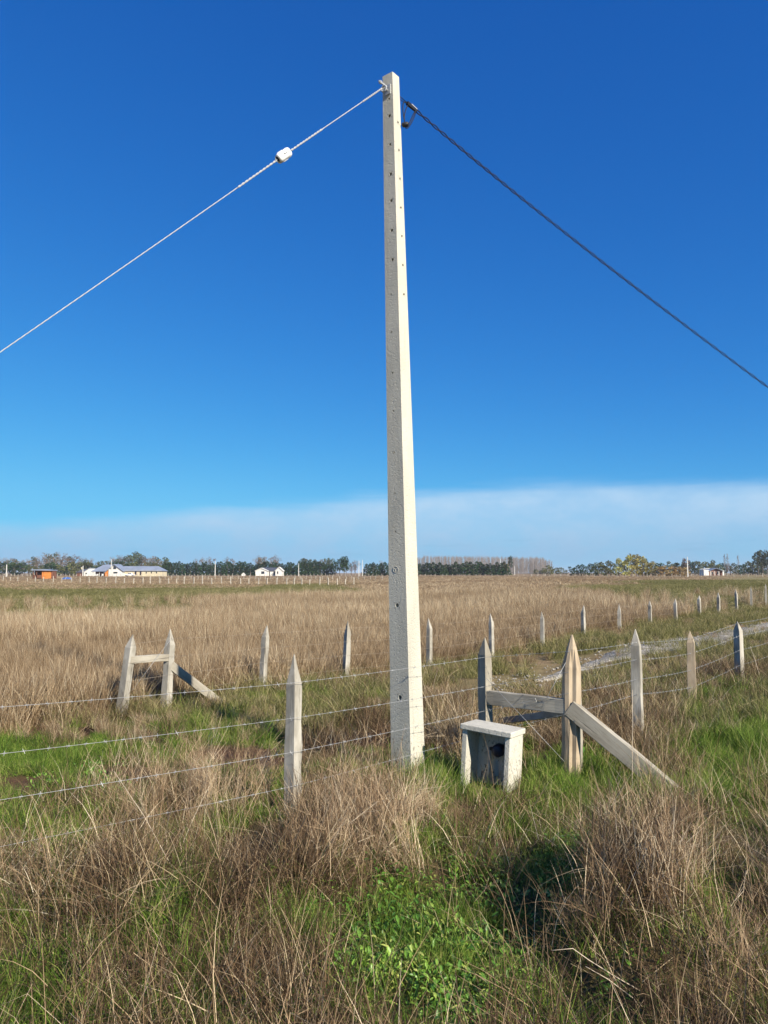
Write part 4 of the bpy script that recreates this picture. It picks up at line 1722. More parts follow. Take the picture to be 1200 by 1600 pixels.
def tree_proto(kind, seed):
    """unit-height tree: (trunk mesh, crown mesh)"""
    rng = np.random.default_rng(seed)
    rr = random.Random(seed)
    tr = MB()
    if kind == 'conifer':
        tr.tube([(0, 0, -.03), (0, 0, .5), (.01, 0, .95)], [.022, .014, .004], 6)
        n = 420
        t = rng.uniform(0.04, 1, n) ** .85
        lay = np.sin(t * 40 + rng.uniform(0, 6)) * .05
        r = (0.27 * (1 - t) ** .7 + .02 + lay * (1 - t)) * np.sqrt(rng.uniform(.15, 1, n))
        w = rng.uniform(0, 6.283, n)
        for k in range(7):
            z = .12 + .1 * k
            a = rr.uniform(0, 6.28)
            tr.tube([(0, 0, z), (math.cos(a) * .2 * (1 - z), math.sin(a) * .2 * (1 - z), z + .02)], [.006, .002], 4)
        P = np.stack([r * np.cos(w), r * np.sin(w), t * .97 + .02 - r * .15], 1)
        sz = .045 * (1.15 - .6 * t)
        tone = np.clip(rng.normal(.4, .22, n) + .25 * (r / .3) - .05, 0, 1)
        mat = M['c_conifer']
        bark = M['bark']
    elif kind == 'poplar':
        tr.tube([(0, 0, -.03), (.004, 0, .5), (0, .004, 1.0)], [.012, .008, .002], 5)
        n = 260
        t = rng.uniform(.12, 1.0, n)
        r = .09 * np.sin(np.clip(t, 0, 1) * 2.7 + .25) * np.sqrt(rng.uniform(0, 1, n))
        w = rng.uniform(0, 6.283, n)
        for k in range(14):
            z = .15 + .055 * k
            a = rr.uniform(0, 6.28)
            tr.tube([(0, 0, z), (math.cos(a) * .05, math.sin(a) * .05, z + .1)], [.005, .001], 4)
        P = np.stack([r * np.cos(w), r * np.sin(w), t], 1)
        sz = np.full(n, .016)
        tone = rng.uniform(0, 1, n)
        mat = M['c_poplar']
        bark = M['bark_pale']
    else:
        spec = {'euca': (.42, 9, .17, 560, .030), 'broad': (.30, 10, .20, 620, .034), 'bush': (.10, 9, .24, 560, .042), 'bare': (.28, 11, .17, 420, .020)}[kind]
        zt, nc, cr, n, s = spec
        tr.tube([(0, 0, -.03), (rr.uniform(-.02, .02), 0, zt), (rr.uniform(-.04, .04), rr.uniform(-.04, .04), .82)], [.028, .02, .004], 7)
        cs = []
        for k in range(nc):
            z = zt + (.93 - zt) * ((k + .5) / nc)
            env = {'euca': .22, 'broad': .34, 'bush': .42, 'bare': .27}[kind] * math.sin(math.pi * min(.98, max(.12, (z - zt * .6) / (1.05 - zt * .6)))) ** .7
            a = k * 2.4 + rr.uniform(-.5, .5)
            rad = env * rr.uniform(.35, 1)
            c = (rad * math.cos(a), rad * math.sin(a), z)
            cs.append((c, cr * rr.uniform(.55, 1.0)))
            tr.tube([(0, 0, z * .62), (c[0] * .5, c[1] * .5, z * .86), (c[0] * 1.1, c[1] * 1.1, z + .03)], [.013, .008, .002], 5)
            if kind == 'bare':
                for _ in range(5):
                    a2 = rr.uniform(0, 6.28)
                    tr.tube([(c[0] * .6, c[1] * .6, z * .9), (c[0] + .09 * math.cos(a2), c[1] + .09 * math.sin(a2), z + rr.uniform(.03, .12))], [.005, .001], 4)
        ci = rng.integers(0, nc, n)
        C = np.array([c for c, _ in cs])[ci]
        RA = np.array([q for _, q in cs])[ci]
        d = rng.normal(size=(n, 3))
        d /= np.linalg.norm(d, axis=1)[:, None]
        rho = rng.uniform(.25, 1, n) ** .5
        P = C + d * (RA * rho)[:, None] * np.array([1, 1, .72])
        P[:, 2] = np.clip(P[:, 2], .02, 1.02)
        sz = np.full(n, s)
        tone = np.clip(rng.normal(.45, .25, n) + (rng.uniform(-.3, .3, nc))[ci], 0, 1)
        mat = M['c_euca']
        bark = M['bark']
    V, Fc = card_cloud(P, sz, rng)
    crown = np_mesh("crown", V, Fc, mat, np.repeat(tone, 4))
    return tr.mesh("trunk", bark), crown


PROTO = {}


def proto(kind, mat, k):
    key = (kind, mat, k)
    if key not in PROTO:
        t, c = tree_proto(kind, hash((kind, k)) % 9973 if False else (sum(map(ord, kind)) * 7 + k * 131))
        c.materials.clear()
        c.materials.append(M[mat])
        PROTO[key] = (t, c)
    return PROTO[key]


TR = random.Random(21)


def tree(name, kind, mat, px, py_top, Y, label, group, wide=1.0, nvar=3):
    t, c = proto(kind, mat, TR.randrange(nvar))
    x = (px - 600) / F * Y
    z0 = gz(x, Y)
    h = max(1.5, at(px, py_top, Y).z - z0)
    o = empty(name, (x, Y, z0), TR.uniform(0, 6.28))
    o.scale = (h * wide, h * wide, h)
    tag(o, label, "tree", group)
    link(bpy.data.objects.new("trunk", t), o)
    link(bpy.data.objects.new("crown", c), o)
    return o


# windbreak of conifers left of the pole
px = 258.0
while px < 520:
    tree("conifer_tree", 'conifer', 'c_conifer', px, 879.5 + TR.uniform(-3.5, 3), 500 + TR.uniform(-6, 6),
         ("dark green conifer of the windbreak between the farmhouse wing and the lone utility pole" if px < 333 else
          "dark green conifer of the windbreak between the lone utility pole and the white house" if px < 398 else
          "dark green conifer of the windbreak right behind the white house" if px < 446 else
          "dark green conifer of the windbreak between the white house and its tall rounded end trees"), "conifers of the long windbreak", 1.55 * TR.uniform(.9, 1.25))
    px += TR.uniform(3.9, 5.3)
for px, y in ((524, 876), (531, 870.5), (538, 868.5), (541, 873)):
    tree("tall_conifer_tree", 'broad', 'c_conifer', px, y, 495, "tall rounded dark green tree closing the end of the long windbreak", "tall trees at the windbreak's end", .75)
px = 573.0
while px < 612:
    tree("conifer_tree", 'conifer', 'c_conifer', px, 879 + TR.uniform(-2, 3), 470 + TR.uniform(-5, 5),
         "dark green conifer in the short hedge beyond the two close utility poles", "conifers of the short hedge", 1.7)
    px += TR.uniform(5, 7)
px = 640.0
while px < 792:
    tree("conifer_tree", 'conifer', 'c_conifer', px, 880 + TR.uniform(-3.5, 3), 440 + TR.uniform(-5, 5),
         ("dark green conifer hard behind the concrete pole, before the poplar wood" if px < 680 else
          "dark green conifer of the middle windbreak before the poplar wood" if px < 750 else
          "dark green conifer near the open end of the windbreak before the poplar wood"), "conifers before the poplar wood", 1.75 * TR.uniform(.9, 1.2))
    px += TR.uniform(4.4, 6.0)
# mixed wood behind the farmhouse: evergreen front rank
px = -30.0
while px < 262:
    olive_ = TR.random() < .45
    where_ = ("beyond the orange shed" if px < 90 else "behind the slate roofed house" if px < 148 else "behind the long cream farmhouse")
    tree("evergreen_tree", 'bush' if TR.random() < .5 else 'broad', 'c_olive' if olive_ else 'c_conifer', px, 881 + TR.uniform(-5, 4), 520 + TR.uniform(-12, 12),
         ("olive green tree in the wood's front rank " if olive_ else "dark evergreen tree in the wood's front rank ") + where_, "front rank of the wood", TR.uniform(1.2, 1.7))
    px += TR.uniform(6, 9)
px = -30.0
while px < 268:
    top = 868 + 5 * math.sin(px * .045 + 1) + TR.uniform(-4, 5)
    if px > 225:
        top += 5
    r_ = TR.random()
    if r_ < .55:
        tree("eucalyptus_tree", 'euca', 'c_euca', px, top, 580 + TR.uniform(-25, 25),
             "tall grey green eucalyptus rising over the wood " + ("beyond the orange shed" if px < 110 else "behind the farmhouse roofs"), "eucalypts of the back rank", TR.uniform(.8, 1.2))
    else:
        tree("autumn_tree", 'bare', 'c_bare', px, top + 2, 570 + TR.uniform(-25, 25),
             "half bare greyish autumn tree rising over the wood " + ("beyond the orange shed" if px < 110 else "behind the farmhouse roofs"), "autumn trees of the back rank", TR.uniform(.9, 1.3))
    px += TR.uniform(5.0, 8.0)
# single trees above the hedge
for px, y in ((309, 873), (318, 871), (330, 870), (357, 870), (364, 874), (404, 868), (411, 869), (431, 867), (426, 871), (500, 874), (506, 873), (584, 880), (598, 876), (549, 877), (555, 875)):
    tree("autumn_tree", 'bare', 'c_bare', px, y, 640 + TR.uniform(-20, 20), "leafless reddish grey tree showing above the long conifer windbreak", "bare trees above the windbreak", 1.1)
for px, y in ((408, 870), (472, 872), (478, 871), (486, 873), (493, 874), (511, 872), (517, 871)):
    tree("eucalyptus_tree", 'euca', 'c_euca', px, y, 640 + TR.uniform(-20, 20), "slim grey green tree showing above the long conifer windbreak", "green trees above the windbreak", .85)
# right side
tree("dark_pine_tree", 'euca', 'c_conifer', 797, 868, 620, "small dark pointed tree standing out of the bare poplar wood", None, .6)
tree("rusty_tree", 'broad', 'c_rust', 790, 879, 455, "rusty brown tree at the end of the windbreak before the poplars", None, .8)
for px, y, m_, lab in ((858, 883, 'c_olive', "round olive green bush standing alone before the far poplar wood"),):
    tree("olive_bush", 'bush', m_, px, y, 430, lab, None, 1.35)
for px in (844, 836, 850, 868, 876, 884):
    tree("far_scrub_tree", 'bush', 'c_olive', px, 889 + TR.uniform(-3, 2), 560, "low dark scrub tree between the poplar wood and the olive trees", "scrub beside the poplar wood", 1.6)
for px, y in ((893, 885), (902, 883), (911, 882), (921, 880.5), (930, 882)):
    tree("dark_broad_tree", 'bush', 'c_conifer', px, y, 400 + TR.uniform(-8, 8), "dark green tree beside the yellow green willow clump", "dark trees beside the willows", 1.1)
for px, y in ((934, 879), (944, 878), (953, 876.5)):
    tree("olive_tree", 'bush', 'c_olive', px, y, 370 + TR.uniform(-4, 4), "olive green tree on the flank of the willow clump", "olive trees beside the willows", 1.2)
for px, y in ((966, 874), (975, 868), (985, 866), (994, 867), (1003, 870), (1011, 874), (1018, 879)):
    tree("willow_tree", 'bush', 'c_willow', px, y, 350 + TR.uniform(-6, 6), "yellow green willow in the highest clump of trees before the pasture", "willows of the high clump", 1.0)
for px, y in ((1030, 885), (1040, 884), (1050, 885), (1060, 886), (1068, 887)):
    tree("rusty_bush", 'bush', 'c_rust', px, y, 345, "low tawny bush between the willow clump and the tall utility pole", "tawny bushes by the willows", 1.5)
px = 1024.0
while px < 1232:
    top = 879 + TR.uniform(-4, 4)
    mm = TR.choice(['c_conifer', 'c_olive', 'c_euca', 'c_bare', 'c_olive'])
    tree("mixed_tree", 'bare' if mm == 'c_bare' else 'bush', mm, px, top, 520 + TR.uniform(-15, 15),
         {'c_conifer': "dark green", 'c_olive': "olive green", 'c_euca': "grey green", 'c_bare': "bare brown"}[mm] + " tree in the line " +
         ("between the tawny bushes and the cottage" if px < 1095 else "right behind the low cottage" if px < 1135 else "between the cottage and the tall eucalypts"), "tree line behind the cottage", TR.uniform(.9, 1.3))
    px += TR.uniform(5, 8)
tree("round_dark_tree", 'broad', 'c_bare', 1070, 872, 480, "round dark brown tree just behind the tall utility pole", None, .8)
for px, y in ((1183, 858), (1190, 862), (1197, 859), (1208, 857)):
    tree("tall_eucalyptus_tree", 'euca', 'c_euca', px, y, 430, "very tall eucalyptus at the end of the cottage tree line", "tall eucalypts past the cottage", .75)
for px, y in ((1131, 866), (1135.5, 865), (1152, 868)):
    tree("poplar_tree", 'poplar', 'c_poplar', px, y, 640, "slim bare poplar spire rising behind the cottage", "poplar spires behind the cottage", 1.0)


def poplar_wood():
    """far stand of leafless poplars that reads as one pale mass"""
    rng = np.random.default_rng(5)
    V, Fc, tone = [], [], []
    off = 0
    for k in range(760):
        px = rng.uniform(625, 862)
        Y = rng.uniform(860, 980)
        x = (px - 600) / F * Y
        top = 869 + 3.0 * (px - 655) / 200 + rng.uniform(-1.0, 2.2) + (4 if px > 850 else 0) + (3 if px < 660 else 0)
        z0 = gz(x, Y)
        h = at(px, top, Y).z - z0
        n = 46
        t = rng.uniform(.1, 1, n)
        base = np.stack([x + rng.normal(0, .7, n) * (1.1 - t), Y + rng.normal(0, .8, n), z0 + t * h * .94], 1)
        L = rng.uniform(1.5, 4.5, n)
        a = rng.uniform(0, 6.28, n)
        lean = rng.uniform(.1, .45, n)
        tip = base + np.stack([np.cos(a) * L * lean, np.sin(a) * L * lean, L * .9], 1)
        w = rng.uniform(.05, .13, n)[:, None]
        sd2 = np.stack([np.cos(a + 1.3), np.sin(a + 1.3) * .3, np.zeros(n)], 1) * w
        base[0] = (x, Y, z0 - .3)
        tip[0] = (x, Y, z0 + h)
        w0 = .22
        sd2[0] = (w0, 0, 0)
        q = np.stack([base - sd2, base + sd2, tip + sd2 * .15, tip - sd2 * .15], 1).reshape(-1, 3)
        V.append(q)
        Fc.append(np.arange(4 * n).reshape(n, 4) + off)
        tone.append(np.repeat(rng.uniform(0, 1) * .5 + .5 * rng.uniform(0, 1, n), 4))
        off += 4 * n
    me = np_mesh("poplar_wood", np.concatenate(V), np.concatenate(Fc), M['c_poplar'], np.concatenate(tone))
    o = link(bpy.data.objects.new("poplar_wood", me))
    tag(o, "pale leafless poplar wood far behind the conifer windbreak", "wood", kind='stuff')


poplar_wood()


# ------------------------------------------------------------------ grass and weeds
def blades(n, rng, h, lean, curve, width, rbase, segs=3, z0=(0, 0), taper=.15, bend=0.0, heads=0.0):
    """ribbons growing from a disc; returns verts, quads, tone"""
    H = rng.uniform(h[0], h[1], n)
    az = rng.uniform(0, 6.283, n)
    l0 = np.abs(rng.normal(0, 1, n)) * lean
    cv = rng.uniform(curve[0], curve[1], n)
    rb = rbase * np.sqrt(rng.uniform(0, 1, n))
    wb = rng.uniform(0, 6.283, n)
    P = np.stack([rb * np.cos(wb), rb * np.sin(wb), rng.uniform(z0[0], z0[1], n) if z0[1] > z0[0] else np.zeros(n)], 1)
    W = rng.uniform(width[0], width[1], n)
    # ribbons face a random way about their own axis
    fa = az + rng.uniform(-1.4, 1.4, n) + math.pi / 2
    side = np.stack([np.cos(fa), np.sin(fa), rng.uniform(-.25, .25, n)], 1)
    kink = rng.uniform(.35, .8, n)
    kb = np.where(rng.uniform(0, 1, n) < bend, rng.uniform(.5, 1.6, n), 0)
    rows = []
    cur = P.copy()
    for s in range(segs + 1):
        t = s / segs
        w = W * (1 - (1 - taper) * t ** 1.5)
        if heads and s == segs - 1:
            w = w * (1 + heads)
        rows.append((cur - side * w[:, None] / 2, cur + side * w[:, None] / 2))
        if s < segs:
            tm = (s + .5) / segs
            an = l0 + cv * tm + np.where(tm > kink, kb, 0)
            st = (H / segs)[:, None] * np.stack([np.sin(an) * np.cos(az), np.sin(an) * np.sin(az), np.cos(an)], 1)
            cur = cur + st
            cur[:, 2] = np.maximum(cur[:, 2], .005)
    V = np.stack([r_ for pr in rows for r_ in pr], 1)       # n, 2(segs+1), 3
    m = 2 * (segs + 1)
    q = np.array([[2 * s, 2 * s + 1, 2 * s + 3, 2 * s + 2] for s in range(segs)])
    Fc = (np.arange(n)[:, None, None] * m + q[None]).reshape(-1, 4)
    tone = np.repeat(np.clip(rng.normal(.42, .36, n), 0, 1), m)
    return V.reshape(-1, 3), Fc, tone


def leaves(n, rng, size, stem, rbase, wide=.42):
    """weed: leaves on short stems, each leaf a folded lance of six faces"""
    Vs, Fs, T = [], [], []
    off = 0
    az = rng.uniform(0, 6.283, n)
    for k in range(n):
        L = rng.uniform(*size)
        Wd = L * wide * rng.uniform(.7, 1.1) / 2
        zc = rng.uniform(*stem)
        rb = rbase * math.sqrt(rng.uniform(0, 1))
        a0 = rng.uniform(0, 6.283)
        o = np.array([rb * math.cos(a0), rb * math.sin(a0), zc])
        el = rng.uniform(.1, 1.15)
        d = np.array([math.cos(az[k]) * math.cos(el), math.sin(az[k]) * math.cos(el), math.sin(el)])
        s = np.array([-math.sin(az[k]), math.cos(az[k]), rng.uniform(-.3, .3)])
        u = np.cross(d, s)
        dr = np.array([0, 0, -1.0]) * L * rng.uniform(.05, .3)
        pts = [o, o + d * L * .35 + s * Wd + u * Wd * .3, o + d * L * .38, o + d * L * .35 - s * Wd + u * Wd * .3,
               o + d * L * .72 + s * Wd * .8 + u * Wd * .25 + dr * .4, o + d * L * .74 + dr * .45, o + d * L * .72 - s * Wd * .8 + u * Wd * .25 + dr * .4, o + d * L + dr]
        Vs += pts
        Fs += [(off, off + 1, off + 2, off + 2), (off, off + 2, off + 3, off + 3), (off + 1, off + 4, off + 5, off + 2), (off + 2, off + 5, off + 6, off + 3),
               (off + 4, off + 7, off + 5, off + 5), (off + 5, off + 7, off + 6, off + 6)]
        T += [float(np.clip(rng.normal(.5, .2), 0, 1))] * 8
        off += 8
    fs = [tuple(dict.fromkeys(f)) for f in Fs]
    return np.array(Vs), fs, np.array(T)


def brush(rng, n, h):
    """twiggy stems that fork twice"""
    V, Fc, T = [], [], []
    off = 0

    def seg(a, b, w0, w1, t):
        nonlocal off
        d = b - a
        s = np.cross(d, rng.normal(size=3))
        s /= np.linalg.norm(s) + 1e-9
        V.extend([a - s * w0, a + s * w0, b + s * w1, b - s * w1])
        Fc.append((off, off + 1, off + 2, off + 3))
        T.extend([t] * 4)
        off += 4

    for k in range(n):
        a = rng.uniform(0, 6.283)
        rb = .12 * math.sqrt(rng.uniform())
        p = np.array([rb * math.cos(a), rb * math.sin(a), 0.0])
        ln = rng.uniform(0, .45)
        az = rng.uniform(0, 6.283)
        H = rng.uniform(*h)
        t = float(np.clip(rng.normal(.5, .22), 0, 1))
        d = np.array([math.sin(ln) * math.cos(az), math.sin(ln) * math.sin(az), math.cos(ln)])
        q = p + d * H * .5 + rng.normal(size=3) * .015
        seg(p, q, .0016, .0013, t)
        for _ in range(2):
            d2 = d + rng.normal(size=3) * .28
            r_ = q + d2 * H * rng.uniform(.2, .35)
            seg(q, r_, .0013, .001, t)
            for _ in range(2):
                d3 = d2 + rng.normal(size=3) * .4
                e = r_ + d3 * H * rng.uniform(.1, .25)
                seg(r_, e, .001, .0005, min(1, t + .1))
    return np.array(V), np.array(Fc), np.array(T)


def make_protos(tag_, fn, mat, k):
    col = bpy.data.collections.new("protos_" + tag_)
    for i in range(k):
        rng = np.random.default_rng(1000 + i * 17 + sum(map(ord, tag_)))
        V, Fc, T = fn(rng)
        if isinstance(Fc, list):
            me = bpy.data.meshes.new(tag_)
            me.from_pydata([tuple(v) for v in V], [], Fc)
            me.update()
            a = me.attributes.new('tone', 'FLOAT', 'POINT')
            a.data.foreach_set('value', np.asarray(T, np.float32))
            me.materials.append(M[mat])
        else:
            me = np_mesh(tag_, V, Fc, M[mat], T)
        col.objects.link(bpy.data.objects.new("%s_%02d" % (tag_, i), me))
    return col


def scatter(name, col, nvar, P, rot, scale, tint, label, cat, rng):
    """one object whose points carry instances of the tufts"""
    n = len(P)
    me = bpy.data.meshes.new(name)
    me.vertices.add(n)
    me.vertices.foreach_set('co', np.asarray(P, np.float32).ravel())
    for nm, ty, data in (('rot', 'FLOAT_VECTOR', rot), ('scl', 'FLOAT_VECTOR', scale)):
        a = me.attributes.new(nm, ty, 'POINT')
        a.data.foreach_set('vector', np.asarray(data, np.float32).ravel())
    a = me.attributes.new('tint', 'FLOAT', 'POINT')
    a.data.foreach_set('value', np.asarray(tint, np.float32))
    a = me.attributes.new('pick', 'INT', 'POINT')
    a.data.foreach_set('value', rng.integers(0, nvar, n).astype(np.int32))
    o = link(bpy.data.objects.new(name, me))
    tag(o, label, cat, kind='stuff')
    ng = bpy.data.node_groups.new(name, 'GeometryNodeTree')
    ng.interface.new_socket('Geometry', in_out='INPUT', socket_type='NodeSocketGeometry')
    ng.interface.new_socket('Geometry', in_out='OUTPUT', socket_type='NodeSocketGeometry')
    N = ng.nodes
    gi, go = N.new('NodeGroupInput'), N.new('NodeGroupOutput')
    ci = N.new('GeometryNodeCollectionInfo')
    ci.inputs['Collection'].default_value = col
    ci.inputs['Separate Children'].default_value = True
    ci.inputs['Reset Children'].default_value = True
    ip = N.new('GeometryNodeInstanceOnPoints')
    ip.inputs['Pick Instance'].default_value = True

    def attr(nm, ty):
        a_ = N.new('GeometryNodeInputNamedAttribute')
        a_.data_type = ty
        a_.inputs['Name'].default_value = nm
        return [s_ for s_ in a_.outputs if s_.enabled and s_.name == 'Attribute'][0]

    L = ng.links
    m2p = N.new('GeometryNodeMeshToPoints')
    L.new(gi.outputs[0], m2p.inputs[0])
    L.new(m2p.outputs[0], ip.inputs['Points'])
    L.new(ci.outputs[0], ip.inputs['Instance'])
    L.new(attr('pick', 'INT'), ip.inputs['Instance Index'])
    e2r = N.new('FunctionNodeEulerToRotation')
    L.new(attr('rot', 'FLOAT_VECTOR'), e2r.inputs[0])
    L.new(e2r.outputs[0], ip.inputs['Rotation'])
    L.new(attr('scl', 'FLOAT_VECTOR'), ip.inputs['Scale'])
    L.new(ip.outputs[0], go.inputs[0])
    md = o.modifiers.new("scatter", 'NODES')
    md.node_group = ng
    return o


PR = {
    'dry': (make_protos('dry', lambda r: blades(170, r, (.08, .36), .48, (.0, 1.4), (.0024, .0052), .13, 3, bend=.4), 'dry', 6), 6),
    'mat': (make_protos('mat', lambda r: blades(110, r, (.15, .42), 1.0, (.2, .8), (.002, .004), .20, 3, z0=(0, .16), bend=.2), 'dry', 5), 5),
    'straw': (make_protos('straw', lambda r: blades(26, r, (.18, .55), .50, (-.2, .9), (.0020, .0036), .12, 4, taper=.5, bend=.5), 'straw', 5), 5),
    'lay': (make_protos('lay', lambda r: blades(30, r, (.22, .62), 1.25, (-.1, .5), (.0018, .0034), .14, 4, z0=(.10, .34), taper=.5, bend=.2), 'straw', 5), 5),
    'green': (make_protos('green', lambda r: blades(130, r, (.05, .19), .40, (.2, 1.3), (.0028, .0052), .13, 3), 'green', 6), 6),
    'lush': (make_protos('lush', lambda r: blades(90, r, (.15, .36), .28, (.3, 1.4), (.003, .0055), .09, 4), 'green', 4), 4),
    'pasture': (make_protos('pasture', lambda r: blades(110, r, (.06, .26), .40, (.2, 1.2), (.0035, .007), .16, 3), 'pasture', 4), 4),
    'leaf': (make_protos('leaf', lambda r: leaves(60, r, (.018, .050), (.01, .15), .13), 'leaf', 6), 6),
    'twig': (make_protos('twig', lambda r: brush(r, 46, (.30, .60)), 'twig', 5), 5),
    'field': (make_protos('field', lambda r: blades(120, r, (.30, .72), .20, (.0, .7), (.003, .0058), .17, 3, bend=.1, heads=.9), 'field', 6), 6),
    'fieldfar': (make_protos('fieldfar', lambda r: blades(110, r, (.28, .62), .22, (.0, .6), (.010, .022), .55, 2, heads=.5), 'field', 5), 5),
}


def cand(rng, y0, y1, dens, margin=1.6, wide=.56):
    """points spread evenly over the ground seen between two distances"""
    area = 0.5 * ((2 * wide * y0 + 2 * margin) + (2 * wide * y1 + 2 * margin)) * (y1 - y0)
    n = int(area * dens)
    y = np.sqrt(rng.uniform((y0 + margin / wide) ** 2, (y1 + margin / wide) ** 2, n)) - margin / wide
    x = rng.uniform(-1, 1, n) * (wide * y + margin)
    return x, y


def blocked(x, y, extra=0.0):
    """places where solid things stand"""
    b = np.hypot(x - pole_base.x, y - pole_base.y) < .17 + extra
    lx, ly = x - box.location.x, y - box.location.y
    ca, sa = math.cos(BA), math.sin(BA)
    u, v = lx * ca - ly * sa, lx * sa + ly * ca
    b |= (np.abs(u) < bw / 2 + .03 + extra) & (np.abs(v) < bd / 2 + .05 + extra)
    if extra >= .05:
        # tall growth keeps off the brace, the corner post and the near post
        for (ax, ay), (bx_, by_), r_ in (((1.75, 7.0), (foot.x + .05, foot.y - .05), .27), ((kb.x, 7.05), (kb.x, 6.9), .17), ((nb.x, 6.05), (nb.x + .02, 5.85), .15), ((pole_base.x - .12, 7.1), (pole_base.x + .1, 6.9), .16)):
            dx, dy = bx_ - ax, by_ - ay
            t_ = np.clip(((x - ax) * dx + (y - ay) * dy) / (dx * dx + dy * dy), 0, 1)
            b |= np.hypot(x - ax - t_ * dx, y - ay - t_ * dy) < r_
    # keep the view into the box's open front clear
    b |= (np.abs(u) < bw / 2 + extra) & (v < 0) & (v > -.32 - extra - (.45 if extra >= .05 else 0))
    return b


def put_tufts(name, key, x, y, sc, tint, label, rng, tilt=.18, zs=None, cat="grass", wind=(0, 0)):
    n = len(x)
    z = g(x, y) - .008
    rot = np.stack([rng.normal(0, tilt, n) + wind[0], rng.normal(0, tilt, n) + wind[1], rng.uniform(0, 6.283, n)], 1)
    s = np.stack([sc, sc, sc * (zs if zs is not None else rng.uniform(.8, 1.2, n))], 1)
    col, nv = PR[key]
    scatter(name, col, nv, np.stack([x, y, z], 1), rot, s, tint, label, cat, rng)
    return n


def near_vegetation():
    rng = np.random.default_rng(3)
    tot = {}
    # --- green carpet
    x, y = cand(rng, 1.9, 12.5, 95)
    c = covers(x, y)
    p = np.clip(np.maximum(c['green'], .75 * c['thin']) * 1.0 - c['soil'] * 1.15 - c['gap'] * .85, 0.03, 1)
    p *= np.where(c['s'] > .25, .25, 1) * np.where((x > .6) & (y > 8.8), .35, 1)
    keep = (rng.uniform(0, 1, len(x)) < p) & ~blocked(x, y) & ~((track_dist(x, y) < .9) & (y > 9))
    x, y, c2 = x[keep], y[keep], c['n'][keep]
    tot['green'] = put_tufts("green_grass", 'green', x, y, rng.uniform(.75, 1.25, len(x)) * np.where((c['px'][keep] < 620) & (c['py'][keep] < 1265), .72, 1), np.clip(.30 + .5 * c2 + rng.normal(0, .2, len(x)), 0, 1),
                             "short bright green grass carpeting the ground round the posts", rng)
    # --- longer green tufts
    x, y = cand(rng, 1.9, 12.5, 16)
    c = covers(x, y)
    p = np.where((c['px'] < 620) & (c['py'] < 1265), .35, 1) * np.clip(c['green'] ** 2 * .8 - c['soil'] - 1.2 * c['gap'], .02, 1) * np.where(c['s'] > .25, .2, 1)
    keep = (rng.uniform(0, 1, len(x)) < p) & ~blocked(x, y) & ~((track_dist(x, y) < .9) & (y > 9))
    x, y = x[keep], y[keep]
    tot['lush'] = put_tufts("lush_grass", 'lush', x, y, rng.uniform(.6, 1.1, len(x)), rng.uniform(.2, .75, len(x)), "longer lush green grass tufts among the dry grass", rng)
    # --- dry brown grass
    x, y = cand(rng, 1.9, 13.0, 64)
    c = covers(x, y)
    n3 = vnoise(x, y, 5.2, 41)
    p = np.clip(c['dry'] ** 1.4 - c['gap'] * 1.3 - c['soil'] * 1.0 - .75 * c['leaf'] - .9 * c['thin'], 0.02, 1)
    p *= np.where(c['s'] > .25, .35, 1) * np.clip(-.15 + 1.7 * n3, 0.02, 1)
    keep = (rng.uniform(0, 1, len(x)) < p) & ~blocked(x, y, .05) & ~((track_dist(x, y) < 1.0) & (y > 9))
    x, y = x[keep], y[keep]
    d = c['dry'][keep]
    lowb = 1 - .5 * np.exp(-((c['py'][keep] - 1262) / 62) ** 2)
    tot['dry'] = put_tufts("dry_grass", 'dry', x, y, rng.uniform(.6, 1.05, len(x)) * (.5 + .4 * d) * (.45 + .95 * n3[keep]) * lowb, np.clip(.12 + .5 * c['n2'][keep] + .38 * np.exp(-((c['px'][keep] - 230) / 200) ** 2 - ((c['py'][keep] - 1430) / 110) ** 2) + rng.normal(0, .16, len(x)), 0, 1),
                           "tangled dry brown grass covering the foreground", rng, .25)
    # --- flattened dead thatch
    x, y = cand(rng, 1.9, 13.0, 40)
    c = covers(x, y)
    p = np.clip(c['dry'] * .9 - c['gap'] * .8 + c['soil'] * .08 - .75 * np.clip(c['green'] - .3, 0, 1) - .4 * c['leaf'], 0.03, 1)
    keep = (rng.uniform(0, 1, len(x)) < p) & ~blocked(x, y, .08) & ~((track_dist(x, y) < .9) & (y > 9))
    x, y = x[keep], y[keep]
    tot['mat'] = put_tufts("dead_thatch", 'mat', x, y, rng.uniform(.7, 1.2, len(x)), np.clip(.1 + .6 * c['n'][keep] - .35 * c['soil'][keep], 0, 1),
                           "flattened dead brown grass thatch lying between the tufts", rng, .12)
    # --- straw stalks
    x, y = cand(rng, 1.9, 13.0, 7)
    c = covers(x, y)
    p = np.clip(c['dry'] ** 2 * (.25 + .9 * c['n']) - c['gap'] * .9 - .4 * c['leaf'], 0.004, 1)
    keep = (rng.uniform(0, 1, len(x)) < p) & ~blocked(x, y, .1) & ~((track_dist(x, y) < 1.0) & (y > 9))
    x, y = x[keep], y[keep]
    lowb = 1 - .6 * np.exp(-((c['py'][keep] - 1262) / 62) ** 2)
    tot['straw'] = put_tufts("straw_stalks", 'straw', x, y, rng.uniform(.45, .9, len(x)) * lowb, rng.uniform(.2, .9, len(x)), "pale bent straw stalks standing out of the dry grass", rng, .3)
    # --- stalks fallen across the tufts
    LAY = [(170, 1430, 170, 60, 1.0), (440, 1400, 90, 60, .7), (480, 1550, 130, 50, .8), (820, 1570, 90, 40, .6), (1080, 1330, 110, 50, .5), (700, 1170, 50, 30, .8), (300, 1480, 150, 60, .7)]
    x, y = cand(rng, 1.9, 9.0, 8)
    c = covers(x, y)
    p = np.clip(ell(c['px'], c['py'], LAY) + .02, 0, 1)
